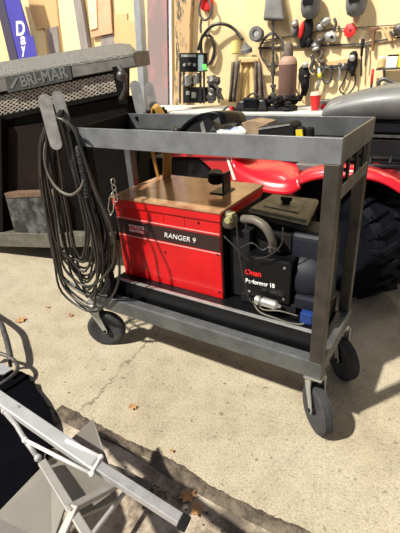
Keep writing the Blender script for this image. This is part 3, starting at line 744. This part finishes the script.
# rails on the wall
wp([(258, 47), (360, 43), (402, 36), (402, 38), (360, 45), (258, 49.5)], 'wire_line', 'toolg', .008, -.02, 'upper dark wire strung along the tool wall', 'wire')
wp([(258, 41), (330, 29), (402, 24), (402, 25), (330, 30), (258, 42)], 'wire_line', 'toolg', .006, -.016, 'thin top wire above the hanging grinders', 'wire')
wp([(320, 63), (352, 58), (352, 62.5), (320, 67.5)], 'wooden_rail', 'woodl', .03, -.04, 'pale wooden rail above the air drill', 'rail')
wp([(316, 67.5), (352, 63), (352, 66), (316, 70)], 'tool_rail', 'toolg', .02, -.03, 'dark metal rail under the pale wooden rail', 'rail')
# hoses and coils
def ringcoil(name, pts, r, m, lab, cat, loops=3, sp=.012, d=.04):
    mb = MB()
    for k in range(loops):
        mb.spline([at(x+random.uniform(-.6, .6), y+random.uniform(-.6, .6), W, -d-k*sp) for x, y in pts], r, 6, closed=True, n=6)
    return tag(mb.build(name, M[m], smooth='all'), lab, cat)
rh = MB().lathe([(.03, 0), (.07, .005), (.078, .02), (.07, .035), (.03, .04)], P(205, 2, .06), (0, 1, 0), 24)
rh = rh.build('hose_reel', M['cupr'], smooth=True); tag(rh, 'red hanging reel with black cord at the top of the wall', 'reel')
MB().spline([P(205, -4, .08), P(211, 6, .08), P(210, 16, .08), P(204.5, 20, .08), P(200, 14, .08), P(200, 4, .08)], .012, 6, closed=True).spline([P(202, 17, .07), P(200.5, 26, .06), P(201, 33, .06)], .012, 6).build('cord', M['toolg'], rh, smooth='all')
ringcoil('hose_coil', ((203, 36), (210, 36), (214, 45), (213, 58), (208, 64), (203, 58), (201, 46)), .014, 'cable', 'dark coiled hose hanging above the welding machines', 'hose', 3)
tag(MB().spline([P(198, 50, .11), P(203, 36, .11), P(212, 26, .11), P(223, 24, .09), P(234, 29, .05), P(243, 40, .06)], .015, 8).build('air_hose', M['cable'], smooth='all'), 'dark hose arching across the wall to the grey cap', 'hose')
ringcoil('cable_ring', ((271, 33), (281, 40), (284, 53), (279, 64), (270, 66), (262, 58), (261, 45)), .010, 'toolg', 'thin cable ring hanging left of the brown gas cylinder', 'cable', 2)
ringcoil('cable_ring', ((350, 65), (345, 80), (340, 90), (346, 95), (354, 88), (355, 76)), .007, 'cable', 'thin cord hanging from the air drill', 'cable', 1)
# welding machine stack
ws = thing('welding_machine', 'small dark welding machine with dials topmost on the stack by the post', 'welding machine', at(192, 72, PY(2.6)))
WM = PY(2.6)
MB().px([(179, 53), (203, 53), (203, 72), (179, 72)], WM, .09).build('housing', M['blackm'], ws, bevel=.008)
MB().px([(198, 55), (203, 55), (203, 71), (198, 71)], WM, .01, -.006).build('side_plate', mat('machine_teal', (.2, .28, .3), .5), ws)
MB().px([(181, 54.5), (196, 54.5), (196, 57), (181, 57)], WM, .004, -.005).build('name_strip', M['tooll'], ws)
mb = MB()
for x, y in ((184, 65), (189, 64), (194, 65)): mb.lathe([(.014, 0), (.014, .02)], at(x, y, WM, -.02), Y, 12)
mb.build('dial', M['tooll'], ws)
gt = MB().px([(201.5, 64), (206, 64), (207.5, 70), (203, 70)], PY(2.56), .004).build('green_tag', M['green']); tag(gt, 'small green tag hanging beside the welding machine', 'tag')
ms = thing('compressor_unit', 'dark machine with pipes standing under the small welding machine', 'machine', at(192, 103, PY(2.6)))
MB().px([(183, 88), (202, 88), (202, 103), (183, 103)], WM, .12).build('control_box', M['blackm'], ms, bevel=.006)
mb = MB()
for x in (180, 184, 200.5, 204): mb.tube([at(x, 72, WM, .03), at(x, 103.5, WM, .03)], .012, 6)
for i in range(9):
    x = 184+i*2; mb.blob(at(x, random.uniform(76, 85), WM, random.uniform(.02, .15)), random.uniform(.02, .04), 7, seed=i, amp=.6)
mb.build('frame_tube', M['toolg'], ms)
MB().px([(184, 75), (189, 74), (190, 85), (185, 87)], WM, .05, -.02).px([(193, 74), (197, 74), (197, 84), (193, 84)], WM, .05, -.02).build('bottle', M['tooll'], ms, bevel=.01)
MB().px([(186, 91), (189.5, 91), (189.5, 95), (186, 95)], WM, .004, -.006).px([(191.5, 92), (196, 92), (196, 98), (191.5, 98)], WM, .004, -.006).build('gauge', M['tooll'], ms)
tc_ = MB()
for i in range(16):
    tc_.blob(at(random.uniform(209, 219), random.uniform(78, 97), WM, random.uniform(0, .2)), random.uniform(.025, .05), 7, seed=i, amp=.8)
tc_.tube([at(207.5, 77, WM), at(210, 80, WM, -.02), at(218, 88, WM, -.02), at(223, 100, WM)], .012, 6).tube([at(209, 80, WM), at(209, 103, WM)], .012, 6).tube([at(216, 80, WM), at(219, 103, WM)], .010, 6).tube([at(211, 95, WM), at(212, 103.2, WM)], .02, 6)
tag(tc_.build('bench_vise', M['toolg'], smooth='all'), 'dark jumbled vise and clamps right of the stacked machines', 'vise')
# centre wall pieces
wp([(231, 40), (240, 40), (240, 53), (231, 53)], 'yellow_notice', mat('notice_yellow', (.85, .7, .25), .6), .003, -.006, 'small yellow notice left of the grey cap', 'notice')
tag(MB().lathe([(.055, 0), (.055, .035), (.03, .06), (.012, .09)], P(247, 53, .09), (-.12, -.2, 1), 16).build('grey_cap', M['bagg'], smooth=True), 'grey cone shaped cap hung above the canvas apron', 'cap')
mb = MB().lathe([(.024, -.001), (.024, .008)], P(256.5, 34, .17), (.3, -1, .1), 20)
o = MB().lathe([(.052, 0), (.062, .006), (.064, .09), (.056, .1), (.03, .1), (.03, .085)], P(258, 35, .08), (.2, -1, .1), 22).build('wire_spool', M['bagg'], smooth=True)
tag(o, 'grey round spool on the wall beside the yellow notice', 'spool'); mb.build('spool_core', M['tooll'], o)
# aprons
ap_ = thing('canvas_apron', 'tan canvas welding apron hanging over the bench back', 'apron', at(248, 102, W, -.1))
def cloth(pts_top, pts_bot, name, m, par, d=.08, waves=5, amp=.02):
    mb = MB(); nn = 24; V = []
    for j in range(9):
        v = j/8; row = []
        for i in range(nn+1):
            u = i/nn
            x = (pts_top[0][0]*(1-u)+pts_top[1][0]*u)*(1-v)+(pts_bot[0][0]*(1-u)+pts_bot[1][0]*u)*v
            y = (pts_top[0][1]*(1-u)+pts_top[1][1]*u)*(1-v)+(pts_bot[0][1]*(1-u)+pts_bot[1][1]*u)*v
            row.append(mb.bm.verts.new(at(x, y, W, -d-amp*math.sin(u*waves*math.pi*2+v)*(.3+v))))
        V.append(row)
    for A, B in zip(V, V[1:]):
        for i in range(nn): mb.face([A[i], A[i+1], B[i+1], B[i]])
    o = mb.build(name, M[m], par, smooth='all'); s = o.modifiers.new('s', 'SOLIDIFY'); s.thickness = .006; return o
cloth(((241, 61), (255, 61)), ((235, 102), (262, 102)), 'front_cloth', 'canvas', ap_, .09, 3)
mb = MB().px([(238, 57), (258, 57), (259, 62), (238, 63)], PY(WY-.14), .03); mb.build('rolled_collar', M['woodl'], ap_, bevel=.01)
lj = cloth(((255, 60), (262, 64)), ((254, 101), (266, 100)), 'leather_jacket', 'leather', None, .17, 2); tag(lj, 'dark leather jacket hanging on the right edge of the canvas apron', 'jacket')
lj = cloth(((232, 62), (241, 60)), ((229, 102), (236, 102)), 'leather_sleeve', 'leather', None, .17, 2); tag(lj, 'dark mottled leather sleeve hanging left of the canvas apron', 'sleeve')
# bag and tall stand
bg = MB(); bg.hexa([P(263, 21, .03), P(285, 22, .03), P(284, 20, .14), P(264, 19, .14)], [P(268, -22, .03), P(280, -22, .03), P(279, -22, .09), P(268, -22, .09)])
tag(bg.build('cloth_bag', M['bagg'], bevel=.02, seg=3), 'grey flared cloth bag hanging at the top of the wall', 'bag')
tag(MB().tube([P(273, 20, .08), P(273, 98, .08)], .012, 8).lathe([(.03, 0), (.03, .04), (.015, .05), (.015, .09), (.028, .095), (.028, .12)], P(273, 98, .1), (0, 0, 1), 12).lathe([(.022, 0), (.022, .12)], P(273, 76, .08), (0, 0, 1), 10).build('cutting_torch', M['toolg'], smooth=True), 'tall thin grey torch stand running down through the cable ring', 'torch')
# gas cylinder
gc = thing('gas_cylinder', 'brown gas cylinder with dark cap on the bench', 'gas cylinder', (at(287.5, 96, PY(2.7)).x, 2.7, .835))
gcx = at(287.5, 80, PY(2.7)).x; zt = at(287.5, 45, PY(2.7)).z; zs = at(287.5, 63, PY(2.7)).z
MB().lathe([(.078, .0), (.08, .01), (.08, zs-.835-.01)], (gcx, 2.7, .835), seg=28).build('body', M['tank'], gc, smooth=True)
MB().lathe([(.08, 0), (.076, .025), (.06, .05), (.038, .065)], (gcx, 2.7, zs-.01), seg=28).build('shoulder', M['tankc'], gc, smooth=True)
MB().lathe([(.040, 0), (.042, .02), (.038, .09), (.022, .11), (.01, .115)], (gcx, 2.7, zs+.05), seg=20).build('valve_cap', M['leather'], gc, smooth=True)
# bench things
def bat(px, py, Yv=2.55): p = at(px, py, PY(Yv)); return p
cx_ = at(315, 108, PY(2.55)).x
cup = thing('paper_cup', 'red takeaway cup with tan lid on the bench', 'cup', (cx_, 2.55, .835))
MB().lathe([(.030, 0), (.043, .12)], (cx_, 2.55, .835), seg=24).build('cup_body', M['cupr'], cup, smooth=True)
MB().lathe([(.046, 0), (.046, .012), (.040, .018), (.040, .026)], (cx_, 2.55, .955), seg=24).build('lid', M['lid'], cup, smooth=True)
cbx = at(253, 104, PY(2.5)).x
cb = thing('tool_bag', 'black soft bag with red pocket on the bench left of the cylinder', 'bag', (cbx, 2.5, .835))
mb = MB().hexa([(cbx-.17, 2.42, .835), (cbx+.17, 2.42, .835), (cbx+.17, 2.58, .835), (cbx-.17, 2.58, .835)], [(cbx-.12, 2.45, .93), (cbx+.13, 2.45, .94), (cbx+.13, 2.55, .94), (cbx-.12, 2.55, .93)])
mb.box(cbx-.06, cbx+.08, 2.41, 2.45, .85, .955)
mb.build('bag_body', M['black'], cb, bevel=.02, seg=3)
MB().box(cbx-.19, cbx-.165, 2.40, 2.46, .837, .88).build('red_pocket', M['cupr'], cb, bevel=.005)
MB().spline([(cbx-.14, 2.44, .86), (cbx-.2, 2.42, .88), (cbx-.27, 2.42, .842)], .008, 6).spline([(cbx-.08, 2.5, .93), (cbx, 2.5, .98), (cbx+.09, 2.5, .935)], .008, 6).build('strap', M['cable_b'], cb, smooth='all')
pj = MB()
for i in range(22):
    x = gcx+random.uniform(-.11, .14); z = .835+random.uniform(.02, .11)
    pj.blob((x, 2.52+random.uniform(-.06, .07), z), (random.uniform(.02, .05), .03, random.uniform(.015, .03)), 7, seed=i, amp=.9)
pj.box(gcx-.12, gcx+.14, 2.46, 2.60, .835, .87); pj.tube([(gcx-.14, 2.52, .85), (gcx-.09, 2.52, .96)], .012, 6)
tag(pj.build('metal_fixture', M['blackm'], smooth=True), 'dark greasy metal fixture in front of the brown cylinder', 'fixture')
x0 = at(326, 95, PY(2.7)).x
o = MB().box(x0-.05, x0+.09, 2.66, 2.76, .835, .905).build('tool_case', M['toolg'], bevel=.006); tag(o, 'grey and red tool case behind the red cup', 'case')
MB().box(x0-.02, x0+.10, 2.64, 2.66, .84, .87).build('case_front', M['cupr'], o, bevel=.003)
x0 = at(342, 97, PY(2.6)).x
o = MB().hexa([(x0-.13, 2.52, .835), (x0+.2, 2.52, .835), (x0+.2, 2.7, .835), (x0-.13, 2.7, .835)], [(x0-.03, 2.56, .93), (x0+.12, 2.56, .94), (x0+.12, 2.66, .94), (x0-.03, 2.66, .93)]).build('black_cover', M['black'], bevel=.02, seg=3); tag(o, 'low black cover behind the grey hood', 'cover')
# hanging tools
tg = 'hand tools hung on the plywood wall'
def blobtool(name, parts, m, lab, cat, extra=None):
    mb = MB()
    for (x, y, rx, rz, ro) in parts: mb.blob(P(x, y, .05), (wm(rx), .035, wm(rz)), 12, seed=x, amp=.25, rot=math.radians(ro))
    o = mb.build(name, M[m], smooth='all'); tag(o, lab, cat)
    if extra:
        for (nm, mm, ps) in extra: 
            e_ = MB()
            for (x, y, rx, rz, ro) in ps: e_.blob(P(x, y, .085), (wm(rx), .02, wm(rz)), 10, rot=math.radians(ro))
            e_.build(nm, M[mm], o, smooth='all')
    return o
def helmet(px, py, lab):
    c_ = P(px, py, .09); mb = MB(); mb.lathe([(.02, .07), (.07, .055), (.085, .0), (.082, -.06), (.065, -.11), (.03, -.13)], c_, (.05, -.15, 1), 20)
    o = mb.build('welding_helmet', M['bagg'], smooth='all'); tag(o, lab, 'helmet')
    MB().box(c_.x-.045, c_.x+.045, c_.y-.088, c_.y-.07, c_.z-.03, c_.z+.03).build('viewing_window', M['black'], o, bevel=.004)
helmet(311, 1, 'dark grey welding helmet hung above the red and black grinder')
helmet(357, -2, 'dark grey welding helmet hung above the red disc')
blobtool('spray_can', [(295, 29, 3, 6.5, 8)], 'bagg', 'dark pear shaped tool left of the red and black grinder', 'tool', [('top', 'tooll', [(294.5, 24, 2.6, 2, 0)])])
blobtool('angle_grinder', [(306, 33, 5.5, 11, 12), (309, 42, 3, 4, 0)], 'blackm', 'black angle grinder with red edge hung on the wall', 'grinder', [('guard', 'cupr', [(301.5, 30, 2, 6.5, 10)])])
blobtool('clamp', [(325, 22, 5, 3, -20), (320, 27, 3, 3, 0)], 'tooll', 'silver clamp hung top right of the grinder', 'clamp')
blobtool('metal_bracket', [(331, 37, 5.5, 4, 20)], 'tooll', 'grey metal plate bracket hanging below the silver clamp', 'bracket', [('hole', 'blackm', [(331.5, 37, 1.2, 1.2, 0)])])
blobtool('pipe_wrench', [(316, 47, 4.5, 4, 20), (320, 41, 4, 2.5, -30)], 'toolg', 'dark jumbled wrench below the grinder', 'wrench', [('jaw', 'tooll', [(315.5, 49, 3, 1.5, -20)])])
mb = MB().lathe([(.05, 0), (.056, .005), (.056, .02), (.02, .028)], P(350.5, 30.5, .02), (-.2, -1, .1), 7)
o = mb.build('sanding_disc', M['cupr'], bevel=.006); tag(o, 'red grinding disc hung on the wall', 'disc'); MB().lathe([(.01, 0), (.01, .004)], P(350.5, 30.5, .048), (-.2, -1, .1), 10).build('hub', M['blackm'], o)
o = MB().px([(368.5, 27), (378.5, 26.5), (378, 30), (374.5, 31), (373.5, 51), (371, 51), (371.5, 31), (368.8, 30.5)], W, .03, -.05).build('brown_brush', M['wood'], bevel=.006); tag(o, 'brown T shaped brush hung on the tool wall', 'brush')
o = MB().px([(381, 27), (384, 27), (392, 40), (389, 42)], W, .02, -.04).build('wooden_stick', M['woodl'], bevel=.004); tag(o, 'pale wooden stick leaning right of the brown brush', 'stick')
o = MB().px([(386, 27), (388, 26.5), (397, 39), (394, 41)], W, .02, -.04).build('wooden_stick', M['woodl'], bevel=.004); tag(o, 'second pale wooden stick, rightmost of the pair', 'stick')
blobtool('hook_tool', [(399, 29, 4, 4, 0)], 'toolg', 'dark hook at the right edge of the tool wall', 'hook')
o = MB().tube([P(363, 39, .05), P(362, 48, .05), P(361.5, 56, .05)], [.016, .012, .01], 8).tube([P(361.5, 56, .05), P(361, 76, .05)], .007, 6).build('black_pry_bar', M['blackm'], smooth='all'); tag(o, 'black pry bar hung beside the air drill', 'pry bar')
o = blobtool('air_drill', [(352.5, 62, 4, 8, 4), (353, 70, 2.2, 5, 0)], 'blackm', 'black and silver air drill hung with its cord on the wall', 'drill', [('collar', 'tooll', [(352, 58, 2.5, 2.5, 0)])])
blobtool('tool_pouch', [(304, 75, 5, 8, -5), (305, 84, 3.5, 9, 0), (303, 92, 1.5, 6, 10)], 'blackm', 'narrow black tool pouch right of the brown cylinder', 'pouch', [('flap', 'tooll', [(305, 65, 3, 2.4, 0), (305.5, 76, 1.2, .8, 0)])])
ringcoil('wire_coil', ((326, 68), (331, 71), (331, 80), (326, 82), (322, 77)), .010, 'toolg', 'small tangled wire coil on the tool wall', 'wire', 3)
o = MB().tube([P(319, 68, .06), P(320, 78, .06), P(317, 90, .06)], .016, 8).build('wire_stripper', M['tooll'], smooth='all'); tag(o, 'silver pliers with yellow grip left of the wire coil', 'pliers')
MB().tube([P(319.3, 73, .075), P(320, 78.5, .075)], .018, 8).build('grip', M['yellow'], o, smooth='all')
o = MB().tube([P(373, 69, .06), P(371.5, 84, .06)], .012, 8).build('red_handle_tool', M['cupr'], smooth='all'); tag(o, 'thin red handled tool hanging upright on the wall', 'tool'); MB().tube([P(371.5, 84, .06), P(371, 90, .06)], .01, 6).build('tip', M['blackm'], o)
for nm, pts, rr_, mm, lab, cat in (
  ('adjustable_wrench', [(339, 66), (340, 74), (338, 81)], .011, 'tooll', 'short silver wrench hanging from the dark rail left of the air drill', 'wrench'),
  ('locking_pliers', [(311, 55), (313, 61), (311, 68), (314, 72)], .018, 'toolg', 'dark locking pliers between the brown cylinder and the wire coil', 'pliers'),
  ('welding_gun', [(318, 50), (322, 55), (319, 60), (324, 62)], .02, 'leather', 'dark brown welding gun head hanging just above the wooden rail', 'welding gun'),
  ('hanging_strap', [(296, 70), (294, 80), (296, 90), (299, 95)], .008, 'cable', 'thin black strap between the brown cylinder and the tool pouch', 'strap'),
  ('hand_file', [(366, 42), (366, 54), (365, 66)], .006, 'toolg', 'thin dark hand file left of the brown brush handle', 'file'),
  ('needle_scaler', [(334, 18), (336, 24), (334, 31)], .012, 'toolg', 'short dark tool right of the silver clamp', 'tool'),
  ('hook_chain', [(390, 31), (394, 35), (401, 33)], .01, 'toolg', 'short dark chain right of the wooden sticks', 'chain')):
    tag(MB().spline([P(x, y, .05) for x, y in pts], rr_, 7, n=4).build(nm, M[mm], smooth='all'), lab, cat)
rackj = MB()
for i in range(14): rackj.blob(P(318+i*2.4+random.uniform(-1, 1), 68.5+random.uniform(-1.2, 2)-i*.3, .05), (random.uniform(.01, .03), .02, random.uniform(.01, .03)), 7, seed=i, amp=.9)
tag(rackj.build('clamp_fixture', M['toolg'], smooth=True), 'cluttered row of small dark fittings along the dark rail under the wooden rail', 'fittings', kind='stuff')
# shelf
sh = thing('wall_shelf', 'small wall shelf at the right edge holding containers', 'shelf', P(390, 69, .1))
MB().px([(376, 68.5), (410, 67), (410, 69), (376, 70.5)], W, .2, -.22).build('board', M['toolg'], sh)
MB().px([(383, 70), (385, 70), (385, 80), (383, 80)], W, .02, -.03).build('bracket', M['toolg'], sh)
S_ = PY(WY-.20)
sz = at(384, 68, S_).z+.006
def can(px, wpx, hpx, m, name, lab, cat, lidm=None, box=False):
    a_ = at(px-wpx/2, 66.5, S_); b_ = at(px+wpx/2, 66.5, S_); w_ = (b_-a_).length; c_ = (a_+b_)/2; h_ = hpx*w_/wpx; zb = at(px, 68.0, S_).z
    mb = MB()
    if box: mb.box(c_.x-w_/2, c_.x+w_/2, S_[0].y, S_[0].y+.1, zb, zb+h_)
    else: mb.lathe([(w_/2, 0), (w_/2, h_*.85), (w_*.42, h_)], (c_.x, S_[0].y+w_/2, zb), seg=20)
    o = mb.build(name, M[m], bevel=.006); tag(o, lab, cat)
    if lidm: 
        l = MB()
        if box: l.box(c_.x-w_/2+.005, c_.x+w_/2-.005, S_[0].y+.01, S_[0].y+.09, zb+h_, zb+h_+.012)
        else: l.lathe([(w_*.46, 0), (w_*.46, .014)], (c_.x, S_[0].y+w_/2, zb+h_), seg=18)
        l.build('lid', M[lidm], o)
can(380.5, 8.5, 9, 'canvas', 'spice_tub', 'low yellow and white tub, leftmost on the wall shelf', 'tub', 'white')
can(391, 11, 11, 'white', 'square_jar', 'white square container with dark lid on the wall shelf', 'container', 'blackm', True)
can(400, 5.5, 16, 'yellow', 'yellow_bottle', 'yellow bottle at the right edge of the shelf', 'bottle')
o = MB().spline([P(379, 92, .2), P(379, 82, .2), P(385, 79, .2), P(394, 83, .2), P(404, 84, .2)], .016, 8).spline([P(380, 93, .25), P(385, 84, .25), P(394, 86, .25), P(404, 88, .25)], .012, 6).build('stool_back', M['toolg'], smooth='all'); tag(o, 'dark curved metal frame below the wall shelf', 'frame')

# ================================================================== FRONT LEFT THINGS
fs = thing('folding_stand', 'folded beige and white metal stand in the bottom left corner', 'stand', (-.45, -.7, -.008))
def a3(x, y, z): return at(x, y, PZ(z))
# white channel arm and worn square tube beyond the hinge
A0, A1, A2 = a3(-12, 391, .36), a3(98, 467, .30), a3(180, 520, .22)
MB().bar(A0, A1, .040, .024).build('channel_arm', M['alu'], fs, bevel=.003)
d_ = (A2-A1).normalized()
MB().bar(A1-d_*.02, A2, .030, .024).build('square_tube', M['alud'], fs, bevel=.003)
MB().bar(A2, A2+d_*.024, .033, .027).build('end_cap', M['blackm'], fs, bevel=.003)
mb = MB().tube([a3(25, 440, .34), a3(92, 474, .31)], .0055, 8).tube([a3(66, 440, .33), a3(101, 457, .31)], .0055, 8)
mb.tube([a3(90, 475, .31), a3(102, 456, .315)], .005, 8).blob(a3(25, 440, .34), .009, 8).blob(a3(92, 474, .31), .009, 8).blob(a3(101, 457, .315), .008, 8)
mb.build('hinge_rod', M['white'], fs, smooth='all')
mb = MB().tube([a3(3, 410, .34), a3(16, 425, .33), a3(25, 440, .33), a3(38, 458, .31)], .007, 8).blob(a3(38, 458, .31), .011, 8).blob(a3(4, 411, .34), .010, 8).tube([a3(10, 404, .35), a3(20, 408, .35)], .006, 8)
mb.build('linkage', M['alud'], fs, smooth='all')
def plate(pts, z, name, m, th=.012, par=fs):
    P_ = [a3(x, y, zz) for (x, y), zz in zip(pts, z)]
    nn = (P_[1]-P_[0]).cross(P_[2]-P_[0]).normalized()
    if nn.z < 0: nn = -nn
    return MB().prism(P_, nn, -th).build(name, M[m], par, bevel=.002)
plate([(46, 462), (93, 418), (111, 470), (118, 500), (72, 520)], [.28, .25, .24, .22, .26], 'side_plate', 'beige')
plate([(-6, 516), (45, 463), (52, 470), (66, 505), (52, 545), (-6, 545)], [.2, .2, .2, .18, .16, .2], 'side_plate', 'beige')
mb = MB().bar(a3(42, 462, .31), a3(90, 540, .28), .024, .016); mb.build('cross_brace', M['beiged'], fs, bevel=.003)
mb = MB().bar(a3(76, 505, .30), a3(58, 545, .27), .022, .016); mb.build('cross_brace', M['beiged'], fs, bevel=.003)
mb = MB().bar(a3(68, 510, .30), a3(118, 484, .24), .022, .016); mb.build('cross_brace', M['beiged'], fs, bevel=.003)
mb = MB().bar(a3(88, 540, .10), a3(128, 488, .09), .012, .012); mb.build('thin_rail', M['alud'], fs, bevel=.002)
mb = MB().tube(circ(a3(52, 456, .27), .025, X, Y*.8+Z*.3, 18), .0016, 5, closed=True); mb.build('wire_ring', M['hose'], fs)
st = MB().bar(a3(108, 467, .012), a3(151, 488, .006), .024, .014).build('wooden_lath', M['barm'], bevel=.002)
tag(st, 'short pale wooden lath lying on the dirt under the stand arm', 'lath')
# thin near-black sheet with a ragged outline, flat on the floor
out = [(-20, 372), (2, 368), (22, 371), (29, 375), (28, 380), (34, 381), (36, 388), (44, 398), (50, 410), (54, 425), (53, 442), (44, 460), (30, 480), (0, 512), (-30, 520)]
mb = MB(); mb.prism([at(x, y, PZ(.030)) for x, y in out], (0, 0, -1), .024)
o = mb.build('thin_black_sheet', M['mat_'], bevel=.004); tag(o, 'thin black ragged sheet lying flat on the floor at the left edge', 'rubber sheet')
# tubular steel frame
tf = MB().spline([a3(-30, 300, .12), a3(-3, 319, .11), a3(5, 335, .10), a3(9, 350, .09), a3(11, 360, .075)], .014, 10)
tf.spline([a3(-18, 350, .09), a3(2, 354, .085), a3(15, 361, .08), a3(17, 370, .075), a3(8, 379, .07), a3(-6, 388, .065), a3(-20, 396, .06)], .009, 10)
tfo = tf.build('tubular_frame', M['toolg'], smooth='all'); tag(tfo, 'dark bent tubular steel frame poking in at the left edge', 'frame')
for x, y, z, zz in ((-14, 352, .085, 0), (9, 358, .08, 0)):
    p = a3(x, y, z); MB().tube([p, (p.x-.01, p.y, .028)], .009, 8).build('frame_leg', M['toolg'], tfo)
MB().px([(-6, 362), (4, 364), (12, 369), (4, 374), (-6, 374)], PZ(.075), .006).build('bracket_plate', M['alud'], tfo)
c = a3(4, 548, .06)
mb = MB().tube(circ((c.x, c.y, .05), .085, X, Y, 36), .034, 12, closed=True)
for k in range(40):
    a_ = 2*math.pi*k/40; dv = X*math.cos(a_)+Y*math.sin(a_); mb.bar(Vector((c.x, c.y, .05))+dv*.1+Z*.024, Vector((c.x, c.y, .05))+dv*.118+Z*.012, .004, .004)
tag(mb.build('small_tire', M['rubber'], smooth=True), 'small black tyre barely showing in the bottom left corner', 'tyre')

# dry leaves
def leaf(px, py, s, rot, lab, zb=0):
    c_ = at(px, py, PZ(zb)); c_.z = zb+.002; mb = MB(); pts = []
    for k in range(14):
        a_ = 2*math.pi*k/14; r_ = s*(1 if k % 2 else .62)*(1+.25*noise.noise(Vector((k, px, 0))))
        pts.append((r_*math.cos(a_), r_*.8*math.sin(a_)))
    cz = [mb.bm.verts.new(c_+Vector((x*math.cos(rot)-y*math.sin(rot), x*math.sin(rot)+y*math.cos(rot), .004+abs(noise.noise(Vector((x*90, y*90, px))))*.014))) for x, y in pts]
    ctr = mb.bm.verts.new(c_+Z*.003)
    for k in range(14): mb.face([ctr, cz[k], cz[(k+1) % 14]])
    o = mb.build('dry_leaf', M['leaf']); sm = o.modifiers.new('s', 'SOLIDIFY'); sm.thickness = .001
    tag(o, lab, 'leaf', 'dry leaves on the floor'); return o
leaf(133, 408, .022, .3, 'curled brown leaf in the middle of the open concrete')
leaf(21, 321, .036, 1.2, 'reddish brown leaf beside the tubular frame')
leaf(71, 316, .018, 2, 'pale brown leaf left of the front left caster')
leaf(48, 308, .014, 1, 'tiny dark leaf below the hanging cable coil')
leaf(188, 497, .034, .8, 'large brown leaf beyond the end of the stand arm', -.008)
leaf(197, 510, .030, 2.2, 'orange brown leaf nearest the bottom edge right of the stand arm', -.008)
leaf(172, 452, .010, 0, 'small brown leaf bit next to the dirt joint')

# ================================================================== LIGHT
w = bpy.data.worlds.new('world'); bpy.context.scene.world = w; w.use_nodes = True
w.node_tree.nodes['Background'].inputs['Color'].default_value = (.72, .80, 1, 1); w.node_tree.nodes['Background'].inputs['Strength'].default_value = .26
sd = bpy.data.lights.new('sun', 'SUN'); sd.energy = 6.6; sd.angle = math.radians(2.2); sd.color = (1, .935, .83)
so_ = bpy.data.objects.new('sun', sd); C.objects.link(so_); so_.location = (-2, -3, 4)
so_.rotation_euler = Vector((.45, .69, -1.0)).to_track_quat('-Z', 'Y').to_euler()
for lx in (-3.6, -1.6, .4):   # unseen area lamps, added to brighten the back wall
    ld = bpy.data.lights.new('wall_fill_light', 'AREA'); ld.shape = 'RECTANGLE'; ld.size = 1.2; ld.size_y = .12; ld.energy = 20; ld.color = (1, .93, .78)
    lo = bpy.data.objects.new('wall_fill_light', ld); C.objects.link(lo); lo.location = (lx, 1.9, 2.75)
    lo.rotation_euler = Vector((0, .75, -.66)).to_track_quat('-Z', 'X').to_euler()
vs = bpy.context.scene.view_settings; vs.view_transform = 'Standard'; vs.look = 'None'; vs.gamma = 1; vs.use_curve_mapping = False; vs.exposure = 0.0
